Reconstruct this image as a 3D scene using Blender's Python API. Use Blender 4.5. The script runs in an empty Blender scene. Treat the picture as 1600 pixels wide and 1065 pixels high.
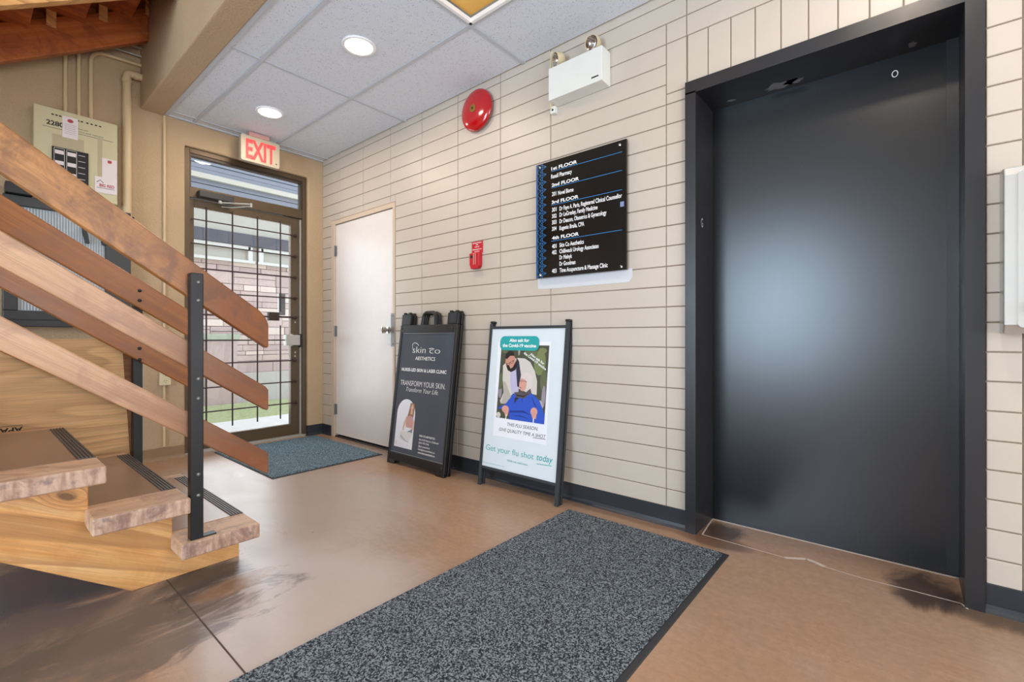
import bpy, bmesh, math, random
from mathutils import Vector, Matrix
C = bpy.context.scene.collection
sc = bpy.context.scene
rnd = random.Random(7)
# ------------------------------------------------------------ camera
cd = bpy.data.cameras.new('camera'); cam = bpy.data.objects.new('camera', cd); C.objects.link(cam)
cam.location = (-2.288, -4.3836, 0.9449); cam.rotation_euler = (math.radians(90), 0, -0.8672)
cd.sensor_width = 36.0; cd.lens = 727.5 / 1600 * 36; cd.shift_y = -6.0 / 1600; cd.clip_start = 0.02
sc.camera = cam
# ------------------------------------------------------------ world, lights, exposure
w = bpy.data.worlds.new('sky'); sc.world = w; w.use_nodes = True
bg = w.node_tree.nodes['Background']; bg.inputs[0].default_value = (0.80, 0.88, 1.0, 1); bg.inputs[1].default_value = 2.7
sc.view_settings.view_transform = 'Standard'; sc.view_settings.look = 'None'
sc.view_settings.gamma = 1; sc.view_settings.use_curve_mapping = False; sc.view_settings.exposure = 0.0
H = 2.664
def area(name, loc, rot, sx, sy, power, col):
    l = bpy.data.lights.new(name, 'AREA'); l.shape = 'RECTANGLE'; l.size = sx; l.size_y = sy
    l.energy = power; l.color = col
    o = bpy.data.objects.new(name, l); C.objects.link(o); o.location = loc; o.rotation_euler = rot
    return o
# daylight through the shop-front openings to the left of and behind the camera
area('daylight_left', (-5.35, -2.85, 1.50), (math.radians(104), 0, math.radians(-90)), 1.35, 1.9, 125, (0.62, 0.81, 1.0))
area('daylight_rear', (-2.3, -7.35, 1.15), (math.radians(112), 0, 0), 3.4, 1.7, 120, (0.90, 0.95, 1.0))
area('daylight_exit_door', (-.68, .42, 1.15), (math.radians(78), 0, math.radians(180)), .8, 1.9, 18, (0.86, 0.93, 1.0))

# ------------------------------------------------------------ mesh helpers
class MB:
    def __init__(s): s.v = []; s.f = []; s.m = []
    def add(s, vs, fs, mi=0):
        n = len(s.v); s.v += [tuple(p) for p in vs]
        for f in fs: s.f.append(tuple(n + i for i in f)); s.m.append(mi)
        return s
    def box(s, x0, x1, y0, y1, z0, z1, mi=0):
        if x0 > x1: x0, x1 = x1, x0
        if y0 > y1: y0, y1 = y1, y0
        if z0 > z1: z0, z1 = z1, z0
        v = [(x0,y0,z0),(x1,y0,z0),(x1,y1,z0),(x0,y1,z0),(x0,y0,z1),(x1,y0,z1),(x1,y1,z1),(x0,y1,z1)]
        return s.add(v, [(0,3,2,1),(4,5,6,7),(0,1,5,4),(1,2,6,5),(2,3,7,6),(3,0,4,7)], mi)
    def prism(s, poly, fn, a, b, mi=0):
        """poly 2D points, fn(u,v,w)->xyz, extruded w from a to b"""
        n = len(poly)
        ar = sum(poly[i][0]*poly[(i+1)%n][1]-poly[(i+1)%n][0]*poly[i][1] for i in range(n))
        if ar < 0: poly = poly[::-1]
        vs = [fn(u, v, a) for u, v in poly] + [fn(u, v, b) for u, v in poly]
        fs = [tuple(range(n-1, -1, -1)), tuple(range(n, 2*n))] + [(i, (i+1) % n, n+(i+1) % n, n+i) for i in range(n)]
        return s.add(vs, fs, mi)
    def tube(s, path, r, seg=12, mi=0, cap=True):
        P = [Vector(p) for p in path]; n = len(P); base = len(s.v); up = None
        for i, p in enumerate(P):
            t = (P[min(i+1, n-1)] - P[max(i-1, 0)]).normalized()
            if up is None:
                up = Vector((0, 0, 1)) if abs(t.z) < .9 else Vector((1, 0, 0))
            a = t.cross(up).normalized(); up = a.cross(t).normalized()
            rr = r[i] if isinstance(r, (list, tuple)) else r
            for k in range(seg):
                th = 2*math.pi*k/seg; s.v.append(tuple(p + (a*math.cos(th) + up*math.sin(th))*rr))
        for i in range(n-1):
            for k in range(seg):
                k2 = (k+1) % seg
                s.f.append((base+i*seg+k, base+i*seg+k2, base+(i+1)*seg+k2, base+(i+1)*seg+k)); s.m.append(mi)
        if cap:
            s.f.append(tuple(base+k for k in range(seg-1, -1, -1))); s.m.append(mi)
            s.f.append(tuple(base+(n-1)*seg+k for k in range(seg))); s.m.append(mi)
        return s
    def lathe(s, prof, c, ax, seg=40, mi=0):
        """prof [(r,h)], centre c, axis ax"""
        ax = Vector(ax).normalized(); c = Vector(c)
        t = Vector((0,0,1)) if abs(ax.z) < .9 else Vector((1,0,0))
        a = ax.cross(t).normalized(); b = ax.cross(a); base = len(s.v)
        for r, h in prof:
            for k in range(seg):
                th = 2*math.pi*k/seg; s.v.append(tuple(c + ax*h + (a*math.cos(th)+b*math.sin(th))*max(r, 1e-5)))
        for i in range(len(prof)-1):
            for k in range(seg):
                k2 = (k+1) % seg; s.f.append((base+i*seg+k, base+i*seg+k2, base+(i+1)*seg+k2, base+(i+1)*seg+k)); s.m.append(mi)
        return s
def build(name, mb, mats, parent=None, bevel=0, smooth=False, segs=2):
    me = bpy.data.meshes.new(name)
    off = Vector((0,0,0))
    if parent is not None:
        p = parent
        while p is not None: off += p.location; p = p.parent
    me.from_pydata([tuple(Vector(v) - off) for v in mb.v], [], mb.f)
    if not isinstance(mats, (list, tuple)): mats = [mats]
    for m in mats: me.materials.append(m)
    for p, i in zip(me.polygons, mb.m):
        p.material_index = i
        if smooth: p.use_smooth = True
    bm = bmesh.new(); bm.from_mesh(me); bmesh.ops.recalc_face_normals(bm, faces=bm.faces); bm.to_mesh(me); bm.free()
    me.update()
    o = bpy.data.objects.new(name, me); C.objects.link(o)
    if parent is not None: o.parent = parent
    if bevel:
        b = o.modifiers.new('bevel', 'BEVEL'); b.width = bevel; b.segments = segs; b.limit_method = 'ANGLE'; b.angle_limit = math.radians(40)
    if smooth:
        e = o.modifiers.new('split', 'EDGE_SPLIT'); e.split_angle = math.radians(40)
    return o
def tag(o, label, cat, group=None, kind=None):
    o['label'] = label; o['category'] = cat
    if group: o['group'] = group
    if kind: o['kind'] = kind
    return o
def thing(name, label, cat, loc=(0,0,0), group=None):
    o = bpy.data.objects.new(name, None); C.objects.link(o); o.location = loc; o.empty_display_size = .05
    return tag(o, label, cat, group)
def struct(o): o['kind'] = 'structure'; return o
# ------------------------------------------------------------ text
_cur = bpy.data.curves.new('lettering_source', 'FONT'); _co = bpy.data.objects.new('lettering_source', _cur)
def text2d(s, bold=0.0, shear=0.0, cs=1.0):
    _cur.body = s; _cur.size = 1; _cur.offset = bold; _cur.shear = shear; _cur.space_character = cs; _cur.resolution_u = 4
    C.objects.link(_co); bpy.context.view_layer.update()
    dg = bpy.context.evaluated_depsgraph_get(); me = bpy.data.meshes.new_from_object(_co.evaluated_get(dg))
    v = [(p.co.x, p.co.y) for p in me.vertices]; f = [tuple(p.vertices) for p in me.polygons]
    bpy.data.meshes.remove(me); C.objects.unlink(_co)
    return v, f
def put_text(mb, s, u, v, wid, capH, fr, mi=0, bold=0.0, shear=0.0, align='L', rot=0.0, lift=0.0, cs=1.0):
    vs, fs = text2d(s, bold, shear, cs)
    x0 = min(p[0] for p in vs); x1 = max(p[0] for p in vs)
    sx = wid/(x1-x0) if wid else capH/0.72
    sy = capH/0.72
    ox = -x0 if align == 'L' else -(x0+x1)/2
    c, s_ = math.cos(rot), math.sin(rot); out = []
    for a, b in vs:
        a = (a+ox)*sx; b = b*sy
        out.append(fr(u + a*c - b*s_, v + a*s_ + b*c, lift))
    mb.add(out, fs, mi)
def flat(mb, pts, fr, mi=0, lift=0.0):
    mb.add([fr(a, b, lift) for a, b in pts], [tuple(range(len(pts)))], mi)
def ell(cx, cy, rx, ry, n=24, a0=0, rot=0):
    r = []
    for i in range(n):
        t = 2*math.pi*i/n; x = rx*math.cos(t); y = ry*math.sin(t)
        r.append((cx + x*math.cos(rot)-y*math.sin(rot), cy + x*math.sin(rot)+y*math.cos(rot)))
    return r
def rrect(x0, x1, y0, y1, r, n=6):
    pts = []
    for cx, cy, a in ((x1-r, y1-r, 0), (x0+r, y1-r, 90), (x0+r, y0+r, 180), (x1-r, y0+r, 270)):
        for i in range(n+1):
            t = math.radians(a + 90*i/n); pts.append((cx + r*math.cos(t), cy + r*math.sin(t)))
    return pts
def strip(pts, wd):
    """ribbon polygon along pts"""
    L = []; R = []
    for i, p in enumerate(pts):
        a = Vector(pts[max(i-1,0)]); b = Vector(pts[min(i+1,len(pts)-1)]); t = (b-a).normalized(); n = Vector((-t.y, t.x))
        L.append(tuple(Vector(p)+n*wd/2)); R.append(tuple(Vector(p)-n*wd/2))
    return L + R[::-1]
# ------------------------------------------------------------ materials
def lin(r, g, b):
    f = lambda c: (c/255/12.92) if c/255 <= .04045 else ((c/255+.055)/1.055)**2.4
    return (f(r), f(g), f(b), 1)
class NT:
    def __init__(s, name):
        s.mat = bpy.data.materials.new(name); s.mat.use_nodes = True; s.n = s.mat.node_tree.nodes; s.l = s.mat.node_tree.links
        s.b = s.n['Principled BSDF']; s.tc = None
    def node(s, t, **k):
        n = s.n.new(t)
        for a, v in k.items(): setattr(n, a, v)
        return n
    def set(s, n, i, v):
        if isinstance(v, bpy.types.NodeSocket): s.l.new(v, n.inputs[i])
        else: n.inputs[i].default_value = v
    def coord(s, scale=(1,1,1), rot=(0,0,0), loc=(0,0,0)):
        if s.tc is None: s.tc = s.node('ShaderNodeTexCoord')
        m = s.node('ShaderNodeMapping'); s.l.new(s.tc.outputs['Object'], m.inputs[0])
        m.inputs['Scale'].default_value = scale; m.inputs['Rotation'].default_value = rot; m.inputs['Location'].default_value = loc
        return m.outputs[0]
    def noise(s, vec, scale=5, detail=4, rough=.5, dist=0):
        n = s.node('ShaderNodeTexNoise'); s.l.new(vec, n.inputs['Vector']); n.inputs['Scale'].default_value = scale
        n.inputs['Detail'].default_value = detail; n.inputs['Roughness'].default_value = rough; n.inputs['Distortion'].default_value = dist
        return n.outputs['Fac']
    def ramp(s, fac, stops, interp='LINEAR'):
        n = s.node('ShaderNodeValToRGB'); s.l.new(fac, n.inputs[0]); cr = n.color_ramp; cr.interpolation = interp
        while len(cr.elements) < len(stops): cr.elements.new(.5)
        for e, (p, c) in zip(cr.elements, stops):
            e.position = p; e.color = c if isinstance(c, (tuple, list)) else (c, c, c, 1)
        return n.outputs[0]
    def mix(s, fac, a, b, bt='MIX'):
        n = s.node('ShaderNodeMix', data_type='RGBA', blend_type=bt)
        s.set(n, 0, fac); s.set(n, 6, a); s.set(n, 7, b); return n.outputs[2]
    def math(s, op, a, b=0.0, c=0.0):
        n = s.node('ShaderNodeMath', operation=op); s.set(n, 0, a); s.set(n, 1, b); s.set(n, 2, c); return n.outputs[0]
    def bump(s, h, strength=.3, dist=.01):
        n = s.node('ShaderNodeBump'); s.l.new(h, n.inputs['Height']); n.inputs['Strength'].default_value = strength; n.inputs['Distance'].default_value = dist
        s.l.new(n.outputs[0], s.b.inputs['Normal'])
    def sep(s, vec):
        n = s.node('ShaderNodeSeparateXYZ'); s.l.new(vec, n.inputs[0]); return n.outputs
def plain(name, rgb, rough=.5, metal=0.0, spec=.5, var=0.04, emis=None, coat=0.0):
    t = NT(name); col = lin(*rgb)
    f = t.noise(t.coord(), 9, 3)
    a = tuple(min(1, c*(1+var)) for c in col[:3]) + (1,); b = tuple(c*(1-var) for c in col[:3]) + (1,)
    t.set(t.b, 'Base Color', t.mix(f, a, b)); t.b.inputs['Roughness'].default_value = rough
    t.b.inputs['Metallic'].default_value = metal; t.b.inputs['Specular IOR Level'].default_value = spec
    if coat: t.b.inputs['Coat Weight'].default_value = coat; t.b.inputs['Coat Roughness'].default_value = .1
    if emis:
        t.b.inputs['Emission Color'].default_value = lin(*emis[0]); t.b.inputs['Emission Strength'].default_value = emis[1]
    return t.mat
def worn_black(name, rgb, rough=.45, wear=.6):
    t = NT(name); v = t.coord()
    f = t.noise(v, 6, 5); sc1 = t.noise(t.coord(scale=(1, 1, .25)), 90, 6, .7)
    wearm = t.ramp(sc1, [(.70, 0.0), (.76, wear)])
    c = t.mix(f, lin(*[x*1.15 for x in rgb]), lin(*[x*.85 for x in rgb]))
    t.set(t.b, 'Base Color', t.mix(wearm, c, lin(120, 120, 122)))
    t.set(t.b, 'Roughness', t.math('MULTIPLY_ADD', f, .25, rough-.12)); return t.mat
def wood(name, c0, c1, c2, grain=1.0, rough=.45, along='X', knots=True, wear=None, seed=0.0, rings=22.0, tilt=0.0, fade=None, line=.55):
    """wood: contour-like growth rings stretched along the grain, fine pores, sparse knots.
    fade = (x0, x1, colour, amount): finish worn to another tone along the board's length"""
    t = NT(name)
    ix = 'XYZ'.index(along)
    st = [1.0, 1.0, 1.0]; st[ix] = .13; stp = [1.0, 1.0, 1.0]; stp[ix] = .025; stk = [1.0, 1.0, 1.0]; stk[ix] = .5
    rot = (0, tilt, 0)
    def cc(sc3, off):
        v0 = t.coord(rot=rot)
        m = t.node('ShaderNodeMapping'); t.l.new(v0, m.inputs[0]); m.inputs['Scale'].default_value = sc3; m.inputs['Location'].default_value = (seed+off, seed*.7, seed*.3+off); return m.outputs[0]
    base = t.noise(cc(tuple(a*grain for a in st), 0), 1.9, 2, .45, .15)
    k = t.node('ShaderNodeTexVoronoi'); t.l.new(cc(tuple(stk), 5), k.inputs['Vector']); k.inputs['Scale'].default_value = 3.4
    kd = t.math('MULTIPLY', t.ramp(k.outputs['Distance'], [(0.0, 1.0), (.16, 0.0)]), .16 if knots else 0.0)
    ring = t.math('FRACT', t.math('MULTIPLY', t.math('ADD', base, kd), rings))
    pore = t.noise(cc(tuple(stp), 1), 240, 3, .6)
    streak = t.noise(cc((stp[0]*3, stp[1]*3, stp[2]*3), 2), 9, 4, .6)
    big = t.noise(cc(tuple(st), 3), 2.4, 3, .6)
    c = t.ramp(streak, [(.32, lin(*c0)), (.52, lin(*c1)), (.70, lin(*c2))])
    c = t.mix(t.math('MULTIPLY', t.ramp(ring, [(0.0, 0.0), (.55, .25), (.9, 1.0), (1.0, 0.0)]), line), c, lin(*[x*.80 for x in c0]))
    c = t.mix(t.ramp(pore, [(.38, .30), (.58, 0.0)]), c, lin(*[x*.66 for x in c0]))
    c = t.mix(t.ramp(big, [(.42, 0.0), (.7, .35)]), c, lin(*c2))
    if fade:
        x_ = t.sep(t.coord())[0]
        fn = t.math('ADD', x_, t.math('MULTIPLY', t.math('ADD', big, -.5), .9))
        n = t.node('ShaderNodeMapRange'); n.interpolation_type = 'SMOOTHSTEP'; t.set(n, 0, fn); n.inputs[1].default_value = fade[0]; n.inputs[2].default_value = fade[1]; n.inputs[3].default_value = 0; n.inputs[4].default_value = fade[3]
        c = t.mix(n.outputs[0], c, t.mix(t.ramp(streak, [(.35, 0.0), (.65, 1.0)]), lin(*fade[2]), lin(*[q_*.84 for q_ in fade[2]])))
    if knots:
        c = t.mix(t.ramp(k.outputs['Distance'], [(.035, .85), (.06, 0.0)]), c, lin(*[x*.42 for x in c0]))
    if wear:
        wn = t.noise(cc((1, 1, 1), 7), 7, 6, .68, .8)
        c = t.mix(t.ramp(wn, [(.47, 0.0), (.60, wear[3] if len(wear) > 3 else .7)]), c, lin(*wear[:3]))
    t.set(t.b, 'Base Color', c); t.set(t.b, 'Roughness', t.math('MULTIPLY_ADD', streak, .2, rough-.1))
    t.bump(pore, .15, .002); return t.mat
def stucco(name, rgb):
    t = NT(name); v = t.coord(); n = t.noise(v, 70, 5, .65); m = t.noise(v, 2, 3)
    t.set(t.b, 'Base Color', t.mix(m, lin(*[min(255, x*1.05) for x in rgb]), lin(*[x*.94 for x in rgb])))
    t.b.inputs['Roughness'].default_value = .85; t.bump(n, .8, .010); return t.mat

M = {}
M['brick'] = None
t = NT('painted_brick'); v = t.coord(); n = t.noise(v, 3, 3); f = t.noise(v, 160, 3, .6)
t.set(t.b, 'Base Color', t.mix(n, lin(200, 189, 175), lin(190, 178, 164))); t.b.inputs['Roughness'].default_value = .42
t.bump(f, .12, .002); M['brick'] = t.mat
M['mortar'] = plain('painted_mortar', (140, 124, 108), .8)
M['stucco'] = stucco('tan_stucco', (188, 162, 128))
M['stucco_trim'] = plain('tan_paint', (196, 170, 134), .5)
M['white_paint'] = plain('cream_wall_paint', (214, 206, 194), .7)
M['vinyl_base'] = worn_black('black_vinyl_base', (42, 46, 52), .35, .25)
M['brown_base'] = plain('brown_vinyl_base', (140, 112, 80), .5)
t = NT('ceiling_tile'); v = t.coord(); p = t.node('ShaderNodeTexVoronoi'); t.l.new(v, p.inputs['Vector']); p.inputs['Scale'].default_value = 105
pm = t.ramp(p.outputs['Distance'], [(.16, 1.0), (.30, 0.0)]); nz = t.noise(v, 40, 2); pm2 = t.math('MULTIPLY', pm, t.ramp(nz, [(.42, 0.0), (.60, .9)]))
fz = t.noise(v, 120, 4, .7)
t.set(t.b, 'Base Color', t.mix(pm2, t.mix(fz, lin(228, 234, 242), lin(206, 212, 222)), lin(120, 122, 128))); t.b.inputs['Roughness'].default_value = .9
t.bump(fz, .2, .003); M['tile'] = t.mat
M['tbar'] = plain('white_ceiling_bar', (192, 197, 204), .7)
# stained concrete floor: brown stain, grey daylight reflection painted in and dark scuffs of their own shape
t = NT('stained_concrete'); v = t.coord(); x, y, z = t.sep(v)
n1 = t.noise(v, 1.1, 5, .6, .6); n2 = t.noise(t.coord(scale=(1, .45, 1), rot=(0, 0, .7)), 5, 6, .65, 1.2); n3 = t.noise(v, 38, 5, .7)
c = t.ramp(n1, [(.30, lin(184, 142, 108)), (.50, lin(178, 143, 116)), (.68, lin(170, 147, 128))])
c = t.mix(t.ramp(n2, [(.40, 0.0), (.75, .30)]), c, lin(150, 114, 86))
st = t.noise(t.coord(scale=(.42, 1, 1)), 8, 8, .72, .9)
fs = t.noise(t.coord(scale=(1, .08, 1), rot=(0, 0, .25)), 90, 3, .6)
c = t.mix(t.ramp(fs, [(.45, .14), (.62, 0.0)]), c, lin(140, 104, 80))
c = t.mix(t.ramp(n3, [(.40, .20), (.60, 0.0)]), c, lin(118, 92, 72))
def blob(cx, cy, rx, ry, amp, rot=0.0, nz=None, k=2.6):
    ca, sa = math.cos(rot), math.sin(rot)
    dx = t.math('ADD', x, -cx); dy = t.math('ADD', y, -cy)
    u = t.math('DIVIDE', t.math('ADD', t.math('MULTIPLY', dx, ca), t.math('MULTIPLY', dy, sa)), rx)
    w_ = t.math('DIVIDE', t.math('SUBTRACT', t.math('MULTIPLY', dy, ca), t.math('MULTIPLY', dx, sa)), ry)
    r = t.math('ADD', t.math('MULTIPLY', u, u), t.math('MULTIPLY', w_, w_))
    r = t.math('ADD', r, t.math('MULTIPLY', t.math('ADD', nz if nz is not None else st, -.5), k))
    n = t.node('ShaderNodeMapRange'); n.interpolation_type = 'SMOOTHSTEP'; t.set(n, 0, r); n.inputs[1].default_value = 1.3; n.inputs[2].default_value = .25; n.inputs[3].default_value = 0; n.inputs[4].default_value = amp
    return n.outputs[0]
c = t.mix(blob(-1.2, -1.6, .75, 1.1, .75, 0, n1, 2.0), c, lin(178, 168, 162))  # painted reflection of the glass door's daylight on the floor
c = t.mix(blob(-1.45, -2.75, .45, .55, .75, 0, n1, 2.0), c, lin(184, 172, 166))  # same painted daylight sheen, beside the foot of the stairs
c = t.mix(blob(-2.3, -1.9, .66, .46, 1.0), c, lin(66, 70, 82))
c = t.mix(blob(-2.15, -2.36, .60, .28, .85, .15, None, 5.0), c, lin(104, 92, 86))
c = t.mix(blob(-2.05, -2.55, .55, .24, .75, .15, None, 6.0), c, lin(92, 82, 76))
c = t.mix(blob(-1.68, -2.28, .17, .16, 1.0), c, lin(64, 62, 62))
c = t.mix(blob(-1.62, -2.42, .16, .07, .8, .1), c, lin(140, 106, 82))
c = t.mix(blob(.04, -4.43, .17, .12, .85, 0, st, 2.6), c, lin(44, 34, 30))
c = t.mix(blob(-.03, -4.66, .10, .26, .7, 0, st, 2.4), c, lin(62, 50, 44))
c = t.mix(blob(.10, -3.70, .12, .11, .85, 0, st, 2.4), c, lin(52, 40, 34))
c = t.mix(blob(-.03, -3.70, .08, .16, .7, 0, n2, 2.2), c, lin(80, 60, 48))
c = t.mix(blob(-.03, -3.2, .05, .7, .55), c, lin(120, 86, 64))
c = t.mix(blob(-.06, -1.4, .12, 1.2, .5), c, lin(120, 112, 106))
t.set(t.b, 'Base Color', c); t.set(t.b, 'Roughness', t.math('MULTIPLY_ADD', n2, .22, .20)); t.b.inputs['Specular IOR Level'].default_value = .55
t.bump(n3, .06, .002); M['floor'] = t.mat
def mat_carpet(name, a, b, cc):
    t = NT(name); v = t.coord(); p = t.node('ShaderNodeTexVoronoi'); t.l.new(v, p.inputs['Vector']); p.inputs['Scale'].default_value = 240
    wn = t.node('ShaderNodeTexWhiteNoise'); t.l.new(p.outputs['Color'], wn.inputs['Vector'])
    n = t.noise(v, 150, 3, .8)
    k = t.math('ADD', t.math('MULTIPLY', wn.outputs['Value'], .55), t.math('MULTIPLY', n, .55))
    c = t.ramp(k, [(.32, lin(*a)), (.52, lin(*b)), (.74, lin(*cc))])
    t.set(t.b, 'Base Color', c); t.b.inputs['Roughness'].default_value = .95; t.b.inputs['Specular IOR Level'].default_value = .15
    t.bump(k, .9, .01); return t.mat
M['carpet'] = mat_carpet('charcoal_carpet', (34, 38, 42), (74, 80, 86), (146, 154, 160))
M['carpet2'] = mat_carpet('blue_grey_carpet', (50, 68, 80), (92, 116, 130), (150, 176, 190))
M['rubber'] = plain('black_rubber', (48, 48, 50), .6)
M['steel_black'] = worn_black('black_painted_steel', (15, 15, 17), .42, .6)
t = NT('elevator_paint'); v = t.coord(); f = t.noise(t.coord(scale=(1, 1, .06)), 60, 4, .6); g = t.noise(v, 260, 3, .6)
t.set(t.b, 'Base Color', t.mix(f, lin(24, 27, 33), lin(18, 21, 26))); t.set(t.b, 'Roughness', t.math('MULTIPLY_ADD', f, .015, .27)); t.b.inputs['Specular IOR Level'].default_value = .7
t.bump(g, .15, .001); M['elev'] = t.mat
M['frame_black'] = worn_black('black_frame_paint', (38, 38, 41), .34, .45)
M['white_door'] = plain('off_white_door_paint', (226, 218, 212), .32)
M['door_frame_tan'] = plain('tan_door_frame_paint', (204, 184, 162), .45)
M['steel'] = plain('brushed_steel', (206, 206, 202), .36, .7)
M['chrome'] = plain('chrome', (200, 198, 196), .12, 1.0)
M['dull_steel'] = plain('dull_steel', (128, 128, 126), .45, .8)
M['bronze'] = plain('bronze_aluminium', (92, 76, 56), .42, .35)
M['bronze_dk'] = plain('dark_bronze_aluminium', (66, 54, 42), .45, .3)
M['alu'] = plain('pale_aluminium', (178, 176, 168), .4, .3)
M['rod'] = plain('dark_red_brown_rod', (52, 32, 32), .5)
M['beige_metal'] = plain('beige_panel_enamel', (196, 188, 150), .45)
M['beige_dull'] = plain('faded_beige_patch', (178, 166, 132), .6)
M['paper'] = plain('white_paper', (222, 212, 210), .8)
M['ink'] = plain('black_ink', (32, 30, 30), .7)
M['red_ink'] = plain('red_ink', (170, 60, 70), .7)
M['pipe'] = plain('tan_painted_pipe', (206, 182, 142), .4)
M['charcoal'] = plain('charcoal_metal', (58, 58, 58), .4, .3)
M['black'] = plain('black_plastic', (22, 22, 23), .42)
M['black_rough'] = plain('weathered_black_plastic', (44, 48, 52), .6)
M['white_plastic'] = plain('white_plastic', (222, 224, 218), .4)
M['cream_plastic'] = plain('cream_plastic', (214, 198, 160), .4)
M['red'] = plain('glossy_red_enamel', (172, 6, 18), .14, coat=.6)
M['brass'] = plain('brass_disc', (140, 110, 50), .4, .7)
M['red_sign'] = plain('red_plastic', (186, 24, 36), .4)
M['wht'] = plain('white_print', (240, 240, 240), .5)
M['dark_panel'] = plain('black_acrylic', (14, 14, 15), .16)
M['blue'] = plain('blue_print', (40, 120, 180), .4)
M['blue_dk'] = plain('dark_blue_print', (24, 84, 140), .4)
M['pale_blue'] = plain('pale_mint_poster', (214, 224, 229), .38)
M['teal'] = plain('teal_print', (30, 160, 160), .5)
M['card'] = plain('white_card_print', (232, 234, 240), .45)
t = NT('slate_poster'); v = t.coord(); n = t.noise(v, 3, 4, .6)
t.set(t.b, 'Base Color', t.mix(n, lin(72, 77, 88), lin(84, 92, 102))); t.b.inputs['Roughness'].default_value = .12; M['slate'] = t.mat
t = NT('red_exit_letters'); t.b.inputs['Base Color'].default_value = lin(225, 70, 70); t.b.inputs['Emission Color'].default_value = lin(235, 70, 70); t.b.inputs['Emission Strength'].default_value = .35; M['exit_red'] = t.mat
M['exit_body'] = plain('beige_exit_housing', (186, 172, 150), .5)
M['exit_pink'] = plain('pinkish_mount', (200, 150, 140), .5)
def emit(name, rgb, s):
    m = bpy.data.materials.new(name); m.use_nodes = True; nt = m.node_tree; b = nt.nodes['Principled BSDF']
    b.inputs['Base Color'].default_value = lin(*rgb); b.inputs['Emission Color'].default_value = lin(*rgb); b.inputs['Emission Strength'].default_value = s; return m
M['lamp'] = emit('lamp_diffuser', (255, 250, 240), 6.0)
def glass(name, tint=(1, 1, 1, 1), refl=.08, rough=0.0):
    m = bpy.data.materials.new(name); m.use_nodes = True; nt = m.node_tree; nt.nodes.clear()
    o = nt.nodes.new('ShaderNodeOutputMaterial'); mx = nt.nodes.new('ShaderNodeMixShader'); tr = nt.nodes.new('ShaderNodeBsdfTransparent'); gl = nt.nodes.new('ShaderNodeBsdfGlossy')
    tr.inputs[0].default_value = tint; gl.inputs['Roughness'].default_value = rough
    fr = nt.nodes.new('ShaderNodeFresnel'); fr.inputs[0].default_value = 1.5
    ml = nt.nodes.new('ShaderNodeMath'); ml.operation = 'MULTIPLY'; ml.inputs[1].default_value = refl
    nt.links.new(fr.outputs[0], ml.inputs[0]); nt.links.new(ml.outputs[0], mx.inputs[0]); nt.links.new(tr.outputs[0], mx.inputs[1]); nt.links.new(gl.outputs[0], mx.inputs[2]); nt.links.new(mx.outputs[0], o.inputs[0]); return m
M['glass'] = glass('clear_glass', (.97, .98, .98, 1), .8)
M['clear'] = glass('clear_poster_film', (1, 1, 1, 1), 1.6, .02)
# woods
M['rail'] = wood('handrail_fir_outer', (168, 110, 58), (190, 132, 76), (200, 150, 98), 1.0, .38, 'X', True, (104, 66, 42, .6), 0.0, 16, fade=(-.75, -.2, (140, 72, 14), .88), line=.35)
M['rail_light'] = wood('handrail_fir_pale', (180, 130, 92), (200, 152, 112), (210, 168, 132), 1.0, .40, 'X', False, (150, 106, 80, .4), 3.0, 18, fade=(-.75, -.15, (132, 72, 34), .9), line=.35)
M['rail_dark'] = wood('handrail_fir_amber', (136, 74, 20), (158, 90, 30), (170, 106, 44), 1.0, .32, 'X', False, (120, 78, 46, .35), 6.0, 12, line=.3)
M['tread'] = wood('tread_worn_fir', (196, 154, 120), (216, 176, 142), (224, 190, 160), 1.0, .55, 'X', False, (140, 104, 88, .5), 2.0, 10, line=.2)
t_end = NT('tread_end_grain')
v = t_end.coord(); n = t_end.noise(t_end.coord(scale=(1, 1, .22)), 55, 4, .6); g = t_end.noise(v, 14, 6, .7, .7)
c = t_end.ramp(n, [(.35, lin(170, 134, 114)), (.6, lin(204, 172, 150))]); c = t_end.mix(t_end.ramp(g, [(.46, 0.0), (.62, .75)]), c, lin(132, 96, 86)); c = t_end.mix(t_end.ramp(t_end.noise(v, 22, 3), [(.6, 0.0), (.7, .5)]), c, lin(92, 84, 88))
t_end.set(t_end.b, 'Base Color', c); t_end.b.inputs['Roughness'].default_value = .6; M['end'] = t_end.mat
M['vinyl'] = plain('brown_vinyl_inlay', (150, 122, 100), .30, var=.12)
M['nosing'] = plain('grey_rubber_nosing', (88, 84, 82), .5)
M['stringer'] = wood('stringer_fir', (214, 146, 78), (234, 174, 106), (242, 198, 138), .8, .42, 'X', True, (190, 124, 64, .3), 5.0, 20, tilt=-.5, line=.9)
M['ply'] = wood('plywood', (216, 164, 106), (232, 186, 128), (238, 198, 146), 1.0, .55, 'X', True, None, 9.0, 26, line=.55)
M['ply_edge'] = wood('brown_board', (150, 96, 58), (170, 112, 70), (180, 124, 84), 2.0, .6, 'X', False, None, 1.0)
M['dark_fir'] = wood('upper_flight_fir', (158, 76, 30), (184, 96, 40), (200, 116, 54), .9, .42, 'X', True, (110, 50, 24, .5), 4.0, 12, line=.5)
# ============================================================ SETTING
# floor
mb = MB(); mb.box(-5.6, .24, -7.6, .13, -.08, 0)
struct(build('floor', mb, M['floor']))
mb = MB(); mb.box(-1.7774, -1.7726, -7.5, 0, 0.0, .0006)
struct(build('trim_1', mb, plain('dark_floor_joint', (78, 64, 56), .8)))
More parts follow.
